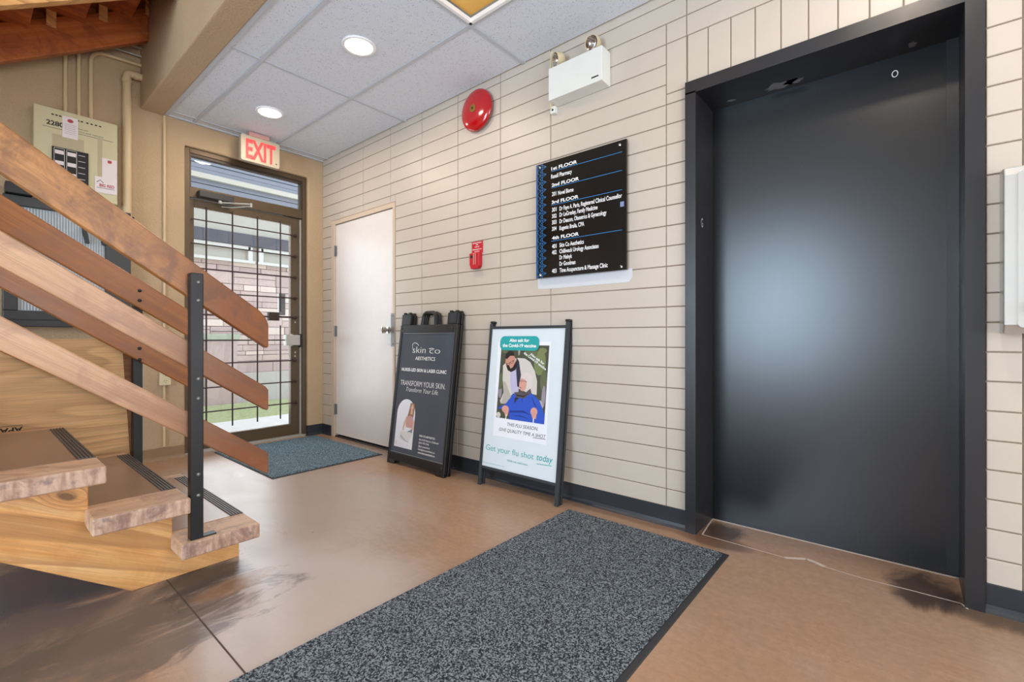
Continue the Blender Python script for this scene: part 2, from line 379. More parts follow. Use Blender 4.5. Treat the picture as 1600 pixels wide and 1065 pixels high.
# pale threshold line and crack in front of the elevator
mb = MB()
pts = [(0.235, -3.612), (0.0, -3.636), (-.004, -3.80), (-.012, -3.985), (.012, -4.02), (.034, -4.057), (.026, -4.09), (.004, -4.125), (-.008, -4.255), (0, -4.40), (.002, -4.53), (-.03, -4.545)]
for i in range(len(pts)-1):
    a, b = Vector(pts[i]+(0,)), Vector(pts[i+1]+(0,)); d = (b-a).normalized(); nrm = Vector((-d.y, d.x, 0)); w0 = .0032 + (.007 if 3 <= i <= 6 else 0)
    mb.add([a+nrm*w0+Vector((0,0,.0008)), b+nrm*w0+Vector((0,0,.0008)), b-nrm*w0+Vector((0,0,.0008)), a-nrm*w0+Vector((0,0,.0008))], [(0,1,2,3)])
mb.box(.231, .233, -4.53, -3.615, 0, .002)
struct(build('trim_2', mb, plain('pale_sealant', (206, 192, 178), .6)))
# right brick wall
G = .0046; BEV = .0020
def sub(r, o):
    """rect (u0,u1,z0,z1) minus opening"""
    u0, u1, z0, z1 = r; a, b, c, d = o
    if u1 <= a or u0 >= b or z1 <= c or z0 >= d: return [r]
    out = []
    if u0 < a: out.append((u0, a, z0, z1))
    if u1 > b: out.append((b, u1, z0, z1))
    m0, m1 = max(u0, a), min(u1, b)
    if z1 > d: out.append((m0, m1, d, z1))
    if z0 < c: out.append((m0, m1, z0, c))
    return out
open_door = (.170, 1.190, -1, 2.055); open_elev = (3.565, 4.585, -1, 2.175); sold = (3.459, 4.62, 2.165, 2.418)
rows = [0.0] + [.0811 + k*.1016 for k in range(26)] + [H + .03]
mb = MB()
def brick(u0, u1, z0, z1):
    if u1-u0 < .012 or z1-z0 < .010: return
    g = G/2; x = 0.0
    a = [(x+BEV, -(u0+g), z0+g), (x+BEV, -(u1-g), z0+g), (x+BEV, -(u1-g), z1-g), (x+BEV, -(u0+g), z1-g)]
    b = [(x, -(u0+g+BEV), z0+g+BEV), (x, -(u1-g-BEV), z0+g+BEV), (x, -(u1-g-BEV), z1-g-BEV), (x, -(u0+g+BEV), z1-g-BEV)]
    c = [(x+.012, p[1], p[2]) for p in a]
    mb.add(c+a+b, [(8,9,10,11)] + [(4+i, 4+(i+1) % 4, 8+(i+1) % 4, 8+i) for i in range(4)] + [(i, (i+1) % 4, 4+(i+1) % 4, 4+i) for i in range(4)])
for k in range(len(rows)-1):
    z0, z1 = rows[k], rows[k+1]
    if z0 > 2.41: js = [.309-.4064+.4064*i for i in range(8)] + [3.561, 3.967, 4.374, 4.78, 5.187, 5.593]
    else: js = [.309-.4064+.4064*i for i in range(8)] + [3.459, 3.561, 4.59, 4.679, 5.085, 5.492]
    js[0] = 0.0
    for i in range(len(js)-1):
        rs = [(js[i], js[i+1], z0, z1)]
        for o in (open_door, open_elev, sold): rs = [q for r in rs for q in sub(r, o)]
        for r in rs: brick(*r)
u = 3.459
while u < 4.60:
    for q in sub((u, min(u+.1016, 4.62), sold[2], sold[3]), open_elev): brick(*q)
    u += .1016
struct(build('wall_right', mb, M['brick']))
mb = MB()
for r in [q for q in sub((0, 5.6, 0, H+.03), open_door)]:
    for q in sub(r, open_elev): mb.box(.005, .13, -q[0], -q[1], q[2], q[3])
struct(build('trim_3', mb, M['mortar']))
mb = MB(); mb.box(0, .13, -7.6, -5.5, 0, 2.7); mb.box(.24, .30, -5.0, -3.2, 0, 2.3)
struct(build('wall_right_far_end', mb, M['white_paint']))
# back wall (stucco) with the door opening; taller over the stair void
mb = MB(); mb.prism([(-5.6, 0), (-1.145, 0), (-1.145, 2.475), (-.148, 2.475), (-.148, 0), (.13, 0), (.13, 4.0), (-5.6, 4.0)], lambda u_, v_, w_: (u_, w_, v_), 0, .16)
struct(build('wall_back', mb, M['stucco'], bevel=.014, segs=4))
# beam/bulkhead along the ceiling edge
mb = MB(); mb.box(-1.43, -1.287, -7.5, .0, 2.655, 4.0)
struct(build('trim_4', mb, M['stucco'], bevel=.008))
# ceiling: tiles with one opening, grid bars
hx0, hx1, hy0, hy1 = -1.085, -.481, -3.765, -2.552
mb = MB()
gx = [-1.287, -1.09, -.476, -.001]; gy = [-.001, -.101, -1.325, -2.545, -3.77, -4.99, -6.21, -7.5]
for i in range(3):
    for j in range(len(gy)-1):
        if i == 1 and j == 3: continue
        mb.box(gx[i]+.0125, gx[i+1]-.0125, gy[j+1]+.0125, gy[j]-.0125, H+.004, H+.016)
struct(build('ceiling', mb, M['tile']))
mb = MB()
for x_ in gx[1:3]: mb.box(x_-.011, x_+.011, -7.5, 0, H-.0005, H+.020)
for y_ in gy[1:7]: mb.box(-1.287, 0, y_-.011, y_+.011, H-.0002, H+.020)
mb.box(-1.287, -1.262, -7.5, -.001, H-.004, H+.004); mb.box(-1.262, -.001, -.026, -.001, H-.004, H+.004); 
struct(build('trim_5', mb, M['tbar']))
mb = MB(); mb.box(-1.287, .13, -7.6, .0, 2.90, 2.95)
struct(build('ceiling_deck', mb, M['white_paint']))
mb = MB(); mb.box(-5.6, -1.43, -7.6, .16, 4.0, 4.05)
struct(build('ceiling_stairwell', mb, M['white_paint']))
# shell behind the camera, with big shop-front openings
mb = MB()
mb.box(-5.6, -5.45, -7.6, -4.3, 0, 4.0); mb.box(-5.6, -5.45, -1.5, .16, 0, 4.0); mb.box(-5.6, -5.45, -4.3, -1.5, 2.45, 4.0); mb.box(-5.6, -5.45, -4.3, -1.5, 0, .25)
struct(build('wall_left', mb, M['white_paint']))
mb = MB()
mb.box(-5.6, -4.1, -7.6, -7.45, 0, 4.0); mb.box(-.5, .13, -7.6, -7.45, 0, 4.0); mb.box(-4.1, -.5, -7.6, -7.45, 2.45, 4.0); mb.box(-4.1, -.5, -7.6, -7.45, 0, .25)
struct(build('wall_front', mb, M['white_paint']))
# baseboards
def cove(mb, p0, p1, nrm, h=.098):
    p0 = Vector(p0+(0,)); p1 = Vector(p1+(0,)); nrm = Vector(nrm+(0,))
    prof = [(0, 0), (.018, 0), (.016, .004), (.008, .012), (.0045, .025), (.0045, h-.003), (.002, h), (0, h)]
    vs = []; n = len(prof)
    for p in (p0, p1):
        for d, z_ in prof: vs.append(p + nrm*d + Vector((0, 0, z_)))
    mb.add(vs, [tuple(range(n)), tuple(range(n, 2*n))] + [(i, (i+1) % n, n+(i+1) % n, n+i) for i in range(n)])
mb = MB(); cove(mb, (0, -1.188), (0, -3.565), (-1, 0)); cove(mb, (0, -4.588), (0, -7.4), (-1, 0)); cove(mb, (0, 0), (0, -.172), (-1, 0))
struct(build('baseboard_right', mb, M['vinyl_base']))
mb = MB(); cove(mb, (-.148, 0), (-.004, 0), (0, -1)); cove(mb, (-.148, .06), (-.148, -.004), (-1, 0))
struct(build('baseboard_back', mb, M['vinyl_base']))
mb = MB(); cove(mb, (-5.4, 0), (-1.15, 0), (0, -1), .094)
struct(build('baseboard_back_left', mb, M['brown_base']))
# white slab door (door_2)
D = bpy.data.objects.new('door_2', None); C.objects.link(D); D.location = (0, -.68, 0); struct(D)
mb = MB(); mb.box(-.006, .05, -.175, -.235, 0, 2.052); mb.box(-.006, .05, -1.160, -1.187, 0, 2.052); mb.box(-.006, .05, -.235, -1.160, 2.012, 2.052)
build('door_frame', mb, M['door_frame_tan'], D, .002)
mb = MB(); mb.box(.006, .048, -.240, -1.157, .028, 2.007); build('door_leaf', mb, M['white_door'], D, .0015)
mb = MB(); mb.box(.0, .05, -.235, -1.16, 0.0, .012); build('threshold', mb, plain('dark_threshold', (60, 52, 50), .6), D)
mb = MB(); mb.box(.09, .11, -.17, -1.2, 0, 2.06); build('backing_panel', mb, M['black'], D)
for z_ in (1.715, .955, .215):
    mb = MB(); mb.box(-.003, .006, -.238, -.262, z_, z_+.095); mb.tube([(-.006, -.240, z_-.004), (-.006, -.240, z_+.099)], .006, 10)
    build('hinge', mb, M['dull_steel'], D)
mb = MB(); mb.box(-.0015, .006, -1.072, -1.135, .89, 1.118); build('mounting_plate', mb, M['white_plastic'], D, .002)
mb = MB(); mb.box(-.007, .006, -1.137, -1.186, .868, 1.140)
for z_ in (.89, 1.12): mb.lathe([(0, .004), (.005, .003), (.006, 0)], (-.007, -1.165, z_), (-1, 0, 0), 10)
build('latch_guard', mb, M['dull_steel'], D, .001)
mb = MB(); mb.lathe([(.032, 0), (.030, .006), (.013, .010), (.012, .028), (.026, .036), (.030, .050), (.026, .064), (.012, .070), (0, .071)], (-.0015, -1.098, 1.004), (-1, 0, 0), 24)
build('door_knob', mb, M['chrome'], D, smooth=True)
# glass exit door (door_1)
D = bpy.data.objects.new('door_1', None); C.objects.link(D); D.location = (-.62, .08, 0); struct(D)
fy0, fy1 = .05, .13
mb = MB(); mb.box(-1.143, -1.105, fy0-.02, fy1, 0, 2.472); mb.box(-.185, -.150, fy0-.02, fy1, 0, 2.472); mb.box(-1.105, -.185, fy0-.02, fy1, 2.435, 2.472); mb.box(-1.105, -.185, fy0-.01, fy1, 2.08, 2.165)
build('door_frame', mb, M['bronze'], D, .002)
mb = MB(); mb.box(-1.105, -.185, fy0+.03, fy1-.01, 2.425, 2.435); mb.box(-1.106, -1.094, fy0-.012, fy0, 2.165, 2.435); mb.box(-.196, -.184, fy0-.012, fy0, 2.165, 2.435); mb.box(-1.094, -.196, fy0-.012, fy0, 2.415, 2.435)
build('glazing_bead', mb, M['bronze_dk'], D)
mb = MB(); mb.box(-1.105, -.185, .084, .090, 2.165, 2.435); build('transom_glass', mb, M['glass'], D)
mb = MB(); mb.box(-1.102, -1.068, .06, .105, .02, 2.075); mb.box(-.285, -.205, .06, .105, .02, 2.075); mb.box(-1.068, -.285, .06, .105, 2.005, 2.075); mb.box(-1.068, -.285, .06, .105, .02, .122)
LF = build('door_leaf', mb, M['bronze'], D, .002)
mb = MB(); mb.box(-1.068, -.285, .080, .086, .122, 2.005); build('door_glass', mb, M['glass'], D)
mb = MB(); mb.box(-.203, -.187, .055, .11, .01, 2.07); build('weather_strip', mb, M['alu'], D)
mb = MB(); mb.box(-1.143, -.15, .02, .14, 0, .014); mb.box(-1.143, -.15, .03, .12, .014, .020); build('threshold', mb, M['alu'], D, .002)
gz = [1.904, 1.708, 1.509, 1.312, 1.129, .918, .725, .526, .326]
for z_ in gz:
    mb = MB(); mb.tube([(-1.095, .030, z_), (-.245, .030, z_)], .0055, 8); mb.tube([(-.25, .062, z_), (-.25, .018, z_)], .007, 8); mb.lathe([(.016, 0), (.014, .008), (0, .012)], (-.25, .036, z_), (0, -1, 0), 12)
    build('grille_rod', mb, M['rod'], D)
for x_, z0, z1 in ((-1.18+.02, 0, 0), (-.986, .22, 2.02), (-.79, .185, 2.02), (-.588, .19, 2.02), (-.388, 1.18, 2.02), (-.388, .19, 1.054)):
    if z1 == 0: continue
    mb = MB(); mb.tube([(x_, .040, z0), (x_, .040, z1)], .0065, 8); build('grille_rod', mb, M['rod'], D)
mb = MB(); mb.box(-.355, -.225, -.005, .058, .868, .966); mb.tube([(-.29, .03, .86), (-.29, .03, .975)], .010, 10); build('lock_case', mb, M['alu'], D, .004)
mb = MB(); mb.box(-.212, -.190, .02, .06, .85, .975); build('strike_plate', mb, M['black'], D, .002)
mb = MB(); mb.box(-.382, -.322, .086, .118, 1.15, 1.355); build('outside_pull_plate', mb, M['dull_steel'], D, .003)
mb = MB()
for k in range(6): mb.box(-.50, -.405, .016, .05, 1.098+k*.0125, 1.1065+k*.0125)
mb.box(-.50, -.405, .028, .05, 1.096, 1.172); mb.box(-.405, -.225, .03, .042, 1.128, 1.140); build('grille_latch', mb, M['bronze_dk'], D)
for z_ in (1.085, .80, .765):
    mb = MB(); mb.lathe([(.012, 0), (.010, .006), (0, .008)], (-.245, .06, z_), (0, -1, 0), 14); build('lock_bolt', mb, M['chrome'], D, smooth=True)
# door closer
K = bpy.data.objects.new('door_closer', None); C.objects.link(K); K.location = (0, 0, 0); K.parent = D
K.location = (-.35, -.08, 2.1)
mb = MB(); mb.box(-1.055, -.80, -.03, .045, 2.085, 2.135); build('closer_body', mb, M['charcoal'], K, .004)
mb = MB(); mb.tube([(-.90, -.01, 2.083), (-.90, -.01, 2.06)], .014, 12); mb.tube([(-.90, -.012, 2.068), (-.71, -.12, 2.075), (-.70, -.125, 2.08)], .006, 8); mb.tube([(-.70, -.12, 2.085), (-.70, -.12, 2.055)], .009, 10); mb.tube([(-.70, -.12, 2.06), (-.80, .02, 2.052), (-.87, .055, 2.05)], .0055, 8)
build('closer_arm', mb, M['alu'], K)
# elevator doorway
D = bpy.data.objects.new('door_3', None); C.objects.link(D); D.location = (0, -4.07, 0); struct(D)
xf = -.022
mb = MB()
mb.box(xf, .24, -3.562, -3.612, 0, 2.125); mb.box(xf, .24, -4.538, -4.588, 0, 2.178); mb.box(xf, .24, -3.562, -4.538, 2.118, 2.178)
build('door_frame', mb, M['frame_black'], D)
mb = MB(); mb.box(.235, .275, -3.612, -4.538, .003, 2.12); build('door_leaf', mb, M['elev'], D)
mb = MB(); mb.box(.228, .236, -4.502, -4.538, .02, 2.118); build('leaf_edge_strip', mb, M['frame_black'], D)
def fx(x0):
    return lambda u_, v_, w_: (x0 - w_, -u_, v_)
mb = MB(); ring = ell(4.345, 2.046, .011, .015); inner = ell(4.345, 2.046, .0075, .011)
n_ = len(ring); mb.add([(.2335, -a, b) for a, b in ring] + [(.2335, -a, b) for a, b in inner], [(i, (i+1) % n_, n_+(i+1) % n_, n_+i) for i in range(n_)])
build('keyhole_ring', mb, M['wht'], D)
mb = MB(); put_text(mb, 'G', -.10, 1.488, .028, .045, lambda u_, v_, w_: (u_ + .155, -3.6128, v_), bold=.01)
build('floor_letter', mb, plain('grey_print_letter', (150, 150, 150), .6), D)
mb = MB()
for (cx, cz, rx, rz) in ((3.93, 0, .07, .016), (3.72, 0, .02, .006), (4.40, 0, .012, .010), (3.99, 0, .04, .010)):
    P_ = []
    for i in range(18):
        a = 2*math.pi*i/18; k = 1 + .35*rnd.uniform(-1, 1); P_.append((.175 + (rz*2.2)*math.sin(a)*k, -(cx + rx*math.cos(a)*k), 2.1175))
    mb.add(P_, [tuple(range(18))])
build('chipped_patch', mb, plain('bare_grey_primer', (120, 122, 126), .7), D)
# ============================================================ OUTSIDE
mb = MB(); mb.box(-4, 4.5, .16, 1.45, -.08, -.002); mb.box(-6, 8, .16, 9, -.30, -.09)
struct(build('outside_path', mb, plain('pale_concrete', (214, 212, 206), .8, var=.08)))
t = NT('lawn_green'); v = t.coord(); n = t.noise(v, 14, 6, .7); g = t.noise(v, 160, 3, .7)
c = t.ramp(n, [(.35, lin(168, 182, 118)), (.6, lin(204, 208, 164)), (.75, lin(222, 218, 194))]); t.set(t.b, 'Base Color', t.mix(t.ramp(g, [(.4, .3), (.6, 0.0)]), c, lin(120, 138, 80))); t.b.inputs['Roughness'].default_value = .95; t.bump(g, .8, .02)
mb = MB(); mb.box(-4, 4.5, 1.45, 2.94, -.08, .0)
o = build('lawn', mb, t.mat); tag(o, 'strip of short patchy green grass in front of the stone building outside', 'grass', kind='stuff')
# stone building across the path
Bd = thing('stone_building', 'neighbouring building of pinkish ashlar stone seen through the glass exit door', 'building', (.3, 3.1, 0))
tn = NT('pink_ashlar'); v = tn.coord(); oi = tn.noise(v, 1.7, 2); f = tn.noise(v, 40, 5, .7)
c = tn.mix(oi, lin(214, 192, 182), lin(192, 168, 160)); tn.set(tn.b, 'Base Color', tn.mix(tn.ramp(f, [(.4, .3), (.6, 0.0)]), c, lin(166, 144, 138))); tn.b.inputs['Roughness'].default_value = .9; tn.bump(f, .5, .01)
M['stone'] = tn.mat; M['stone2'] = plain('pale_ashlar', (220, 202, 190), .9, var=.08); M['stone3'] = plain('grey_pink_ashlar', (184, 162, 156), .9, var=.08)
mb = MB(); mb.box(-2.5, 3.5, 3.11, 3.4, -.1, 2.06, 3)
z_ = .42
while z_ < 2.04:
    h_ = min(rnd.choice((.06, .09, .12, .15, .17)), 2.05-z_)
    if 2.05-z_-h_ < .03: h_ = 2.05-z_
    xa = -2.5 - rnd.uniform(0, .3)
    while xa < 3.5:
        wd = rnd.uniform(.22, .62); parts = [(z_, z_+h_)]
        if h_ > .11 and rnd.random() < .35: m_ = z_+h_*rnd.choice((.4, .5, .6)); parts = [(z_, m_), (m_, z_+h_)]
        for a, b in parts: mb.box(max(xa, -2.5)+.004, min(xa+wd, 3.5)-.004, 3.098-rnd.uniform(0, .012), 3.112, a+.004, b-.004, rnd.choice((0, 0, 0, 1, 2)))
        xa += wd
    z_ += h_
build('stone_facing', mb, [M['stone'], M['stone2'], M['stone3'], plain('dark_stone_joint', (120, 98, 94), .9)], Bd)
mb = MB(); mb.box(-2.5, 3.5, 3.06, 3.11, -.08, .42); build('concrete_plinth', mb, plain('grey_concrete', (190, 184, 178), .85, var=.1), Bd)
mb = MB(); mb.box(-.12, .27, 2.98, 3.10, -.02, .91); mb.box(-.15, .30, 2.95, 3.10, .91, .99, 1); build('stone_pier', mb, [M['stone3'], plain('mossy_cap_stone', (164, 170, 148), .9)], Bd, .008)
for xa, xb in ((-2.2, -.75), (-.60, .47), (.62, 1.75), (1.9, 3.2)):
    F = bpy.data.objects.new('window_frame', None); C.objects.link(F); F.parent = Bd
    mbw = MB(); mbw.box(xa-.03, xa+.03, 3.04, 3.10, 2.05, 2.28); mbw.box(xb-.03, xb+.03, 3.04, 3.10, 2.05, 2.28); mbw.box(xa, xb, 3.04, 3.10, 2.225, 2.285); mbw.box(xa-.06, xb+.06, 3.02, 3.10, 2.035, 2.075)
    bpy.data.objects.remove(F); F = build('window_frame', mbw, plain('window_trim_paint', (206, 204, 196), .6), Bd)
    mbw = MB(); mbw.box(xa+.03, xb-.03, 3.08, 3.11, 2.075, 2.225)
    q = build('window_pane', mbw, plain('beige_blinded_glass', (128, 120, 98), .35), None)
    q.parent = F
mb = MB(); mb.box(-2.5, 3.5, 3.02, 3.4, 2.29, 2.46); build('dark_fascia', mb, plain('dark_grey_fascia', (74, 74, 82), .6), Bd)
mb = MB(); mb.box(-2.5, 3.5, 3.06, 3.4, 2.46, 3.0); mb.box(-2.5, 3.5, 3.09, 3.4, 2.06, 2.29)
build('beige_siding', mb, plain('pale_beige_siding', (176, 172, 160), .7), Bd)
mb = MB()
for k in range(8): mb.box(-3, 4, 3.05-.012*(k % 2), 3.4, 3.0+k*.07, 3.062+k*.07)
mb.box(-3, 4, 2.98, 3.4, 3.13, 3.20, 1); mb.box(-3, 4, 3.1, 3.4, 3.5, 5.0)
build('upper_siding', mb, [plain('blue_grey_siding', (128, 132, 142), .6), plain('cream_band', (190, 184, 170), .6)], Bd)
# ============================================================ CEILING THINGS
def downlight(cx, cy, lab):
    T = thing('recessed_ceiling_light', lab, 'ceiling light', (cx, cy, H), 'round recessed lights in the tile ceiling')
    mb = MB(); mb.lathe([(.078, .001), (.080, -.005), (.092, -.006), (.097, -.001), (.097, .001)], (cx, cy, H), (0, 0, 1), 48); build('trim_ring', mb, M['wht'], T, smooth=True)
    mb = MB(); mb.lathe([(0, 0), (.079, 0)], (cx, cy, H-.003), (0, 0, 1), 48); mb.f = [f for f in mb.f]; build('diffuser', mb, M['lamp'], T)
    l = bpy.data.lights.new('downlight_glow', 'AREA'); l.shape = 'DISK'; l.size = .15; l.energy = 9; l.color = (1, .83, .66)
    o = bpy.data.objects.new('downlight_glow', l); C.objects.link(o); o.location = (0, 0, -.012); o.parent = T
downlight(-.775, -1.914, 'round recessed ceiling light, the nearer and larger of the two')
downlight(-.770, -.664, 'round recessed ceiling light close to the exit sign above the glass door')
downlight(-.775, -4.38, 'round recessed ceiling light overhead in front of the elevator')
# amber recess
T = thing('ceiling_light_panel', 'rectangular ceiling opening glowing amber between the white tiles, above the middle of the hall', 'light panel', (-.785, -3.16, H))
mb = MB(); mb.box(hx0, hx1, hy0, hy0+.018, H-.004, H+.02); mb.box(hx0, hx1, hy1-.018, hy1, H-.004, H+.02); mb.box(hx0, hx0+.018, hy0, hy1, H-.004, H+.02); mb.box(hx1-.018, hx1, hy0, hy1, H-.004, H+.02)
build('panel_frame', mb, M['wht'], T, .001)
t = NT('amber_lens'); n = t.noise(t.coord(scale=(1, .3, 1)), 6, 3); c = t.ramp(n, [(.3, lin(196, 146, 66)), (.7, lin(214, 170, 92))])
t.set(t.b, 'Base Color', c); t.set(t.b, 'Emission Color', c); t.b.inputs['Emission Strength'].default_value = .35; t.b.inputs['Roughness'].default_value = .5
mb = MB(); mb.box(hx0+.01, hx1-.01, hy0+.01, hy1-.01, H+.04, H+.05); build('amber_lens', mb, t.mat, T)
# EXIT sign
T = thing('exit_sign', 'beige exit sign with red letters hanging from the ceiling above the glass door', 'exit sign', (-.652, -.185, H))
yy = -.20
mb = MB(); mb.prism(rrect(-.808, -.497, 2.412, 2.628, .016), lambda u_, v_, w_: (u_, w_, v_), yy, yy+.045); build('sign_housing', mb, M['exit_body'], T, .003)
mb = MB(); mb.prism(rrect(-.792, -.513, 2.428, 2.612, .010), lambda u_, v_, w_: (u_, w_, v_), yy-.002, yy); build('sign_face', mb, M['exit_body'], T)
mb = MB(); put_text(mb, 'EXIT', -.772, 2.440, .238, .158, lambda u_, v_, w_: (u_, yy-.0035, v_), bold=.035); build('lettering', mb, M['exit_red'], T)
mb = MB(); mb.box(-.745, -.585, yy-.005, yy+.055, 2.628, H-.001); build('ceiling_mount', mb, M['exit_pink'], T, .003)
mb = MB(); mb.lathe([(0, .003), (.005, .002), (.006, 0)], (-.527, yy-.002, 2.446), (0, -1, 0), 12); build('test_button', mb, M['ink'], T)
# ============================================================ RIGHT WALL THINGS
# fire bell
T = thing('fire_alarm_bell', 'round glossy red fire alarm bell mounted high on the brick wall', 'alarm bell', (0, -2.15, 2.49))
mb = MB(); mb.box(-.022, .0, -2.10, -2.20, 2.44, 2.54); build('mounting_box', mb, M['red_sign'], T, .003)
mb = MB(); R_ = .140
prof = [(R_-.004, .022), (R_, .024), (R_, .030)] + [(R_*math.cos(a*math.pi/180*90/8*1.0), .030+.034*math.sin(a*math.pi/180*90/8)) for a in range(1, 8)] + [(0.02, .0645), (0, .0645)]
mb.lathe(prof, (0, -2.15, 2.488), (-1, 0, 0), 64); mb.lathe([(R_-.004, .022), (0, .022)], (0, -2.15, 2.488), (-1, 0, 0), 64); build('gong', mb, M['red'], T, smooth=True)
mb = MB(); mb.lathe([(.026, .063), (.026, .0665), (.010, .067), (.009, .070), (0, .070)], (0, -2.15, 2.488), (-1, 0, 0), 32); build('centre_plate', mb, M['brass'], T, smooth=True)
mb = MB(); mb.lathe([(.007, .070), (.006, .074), (0, .075)], (0, -2.15, 2.488), (-1, 0, 0), 16); build('centre_bolt', mb, M['ink'], T, smooth=True)
# emergency light
T = thing('emergency_light', 'white box emergency light with two round lamp heads on top', 'emergency light', (0, -2.97, 2.31))
mb = MB(); mb.box(-.095, 0, -2.80, -3.148, 2.312, 2.497); build('battery_box', mb, M['white_plastic'], T, .003)
mb = MB(); mb.box(-.0962, -.095, -3.085, -3.128, 2.338, 2.345); build('maker_mark', mb, M['ink'], T)
for (yc, aim, dx) in ((-2.845, (-1, .55, -.25), 0), (-3.075, (-1, .02, -.28), 0)):
    zc = 2.553; cx_ = -.052
    mb = MB(); mb.tube([(cx_, yc, 2.495), (cx_, yc, 2.525)], .012, 12); mb.lathe([(.020, 0), (.018, .006), (.012, .010)], (cx_, yc, 2.496), (0, 0, 1), 16)
    hd = build('lamp_bracket', mb, M['cream_plastic'], T)
    ax = Vector(aim).normalized(); c0 = Vector((cx_, yc, zc)) - ax*.022
    mb = MB(); mb.lathe([(0, -.012), (.020, -.010), (.034, .004), (.0405, .022), (.0405, .050), (.0375, .050), (.0375, .044)], c0, ax, 32); h_ = build('lamp_head', mb, M['cream_plastic'], T, smooth=True)
    mb = MB(); mb.lathe([(.0375, .046), (.030, .030), (.016, .016), (0, .012)], c0, ax, 32); q = build('reflector', mb, M['chrome'], T, smooth=True)
    mb = MB(); mb.lathe([(.006, .014), (.006, .030), (0, .034)], c0, ax, 12); build('bulb', mb, M['glass'], T, smooth=True)
mb = MB(); mb.tube([(-.030, -2.772, 2.30), (-.034, -2.768, 2.50), (-.050, -2.79, 2.62)], .006, 8); build('supply_cord', mb, M['cream_plastic'], T)
mb = MB(); mb.box(-.03, 0, -2.765, -2.800, 2.27, 2.312); mb.lathe([(0, .004), (.006, .003), (.007, 0)], (-.03, -2.783, 2.29), (-1, 0, 0), 12, 1); build('junction_clip', mb, [M['white_plastic'], M['ink']], T, .003)
# directory board
T = thing('directory_board', 'black building directory board with white floor listings and blue lines', 'directory sign', (0, -2.957, 1.30))
Y0 = 2.657
fd = lambda x_: (lambda u_, v_, w_: (x_ - w_, -(Y0+u_), v_))
mb = MB(); mb.box(-.026, -.012, -(Y0), -(Y0+.598), 1.302, 1.992); build('board', mb, M['dark_panel'], T, .0015)
mb = MB(); f_ = fd(-.0268)
put = lambda s, u_, v_, w_, h_, **k: put_text(mb, s, u_, v_, w_, h_, f_, **k)
for s, u_, v_, w_ in (('1st FLOOR', .114, 1.935, .180), ('2nd FLOOR', .117, 1.837, .190), ('3rd FLOOR', .117, 1.735, .187), ('4th FLOOR', .119, 1.523, .187)):
    put(s, u_, v_, w_, .019, bold=.03)
HB = .0245
for s, u_, v_, w_ in (('Rexall Pharmacy', .113, 1.886, .146), ('201', .119, 1.781, .031), ('Novel Biome', .163, 1.780, .107), ('301', .119, 1.688, .033), ('Dr Faye A. Paris, Registered Clinical Counsellor', .173, 1.686, .400),
    ('302', .119, 1.650, .033), ('Dr LeGresley, Family Medicine', .173, 1.650, .253), ('303', .119, 1.613, .033), ('Dr Deacon, Obstetrics & Gynecology', .173, 1.612, .308), ('304', .119, 1.575, .033), ('Eugeniu Braila, CPA', .173, 1.572, .168),
    ('401', .119, 1.471, .033), ('Skin Co Aesthetics', .173, 1.472, .165), ('402', .119, 1.435, .033), ('Chilliwack Urology Associates', .173, 1.436, .260), ('Dr Melnyk', .173, 1.400, .087), ('Dr Goodman', .173, 1.363, .110), ('403', .119, 1.325, .033), ('Time Acupuncture & Massage Clinic', .173, 1.325, .315)):
    put(s, u_, v_, w_, HB, bold=.018)
build('lettering', mb, M['wht'], T)
mb = MB()
for z_ in (1.928, 1.830, 1.7275, 1.514): flat(mb, [(.114, z_-.0016), (.573, z_-.0016), (.573, z_+.0016), (.114, z_+.0016)], f_)
build('blue_rule', mb, M['blue'], T)
mb = MB(); flat(mb, [(.001, 1.304), (.014, 1.304), (.014, 1.990), (.001, 1.990)], f_, 1)
zz = 1.304; k = 0
while zz < 1.985:
    z2 = min(zz+.0457, 1.99)
    for a, b in (((.030, zz), (.078, (zz+z2)/2)), ((.078, (zz+z2)/2), (.030, z2)), ((.012, zz), (.050, z2)), ((.012, z2), (.050, zz)), ((.030, (zz+z2)/2), (.078, (zz+z2)/2)), ((.050, zz), (.050, z2))):
        flat(mb, strip([a, b], .0022), f_, 0, .0003)
    zz += .0457
build('blue_pattern', mb, [M['blue'], M['blue_dk']], T)
mb = MB(); flat(mb, [(.563, 1.637), (.585, 1.637), (.585, 1.664), (.563, 1.664)], f_, 0); build('sticker', mb, plain('grey_blue_sticker', (120, 136, 170), .5), T)
for u_, v_ in ((.562, 1.968), (.571, 1.318), (.030, 1.972), (.036, 1.318)):
    mb = MB(); mb.lathe([(.008, 0), (.0075, .004), (.003, .006), (0, .006)], f_(u_, v_, 0), (-1, 0, 0), 16); build('fixing_screw', mb, M['chrome'], T, smooth=True)
mb = MB(); mb.box(-.012, 0, -(Y0+.1), -(Y0+.5), 1.4, 1.9); build('backing', mb, M['charcoal'], T)
mb = MB(); mb.prism([(-.004, 1.240), (.10, 1.236), (.60, 1.238), (.622, 1.262), (.62, 1.31), (-.006, 1.31)], lambda u_, v_, w_: (-w_, -(Y0+u_), v_), 0.0005, .0012)
o = build('old_adhesive_residue', mb, plain('whitish_residue', (206, 208, 212), .5)); tag(o, 'whitish strip of old adhesive film on the bricks below the directory board', 'adhesive film')
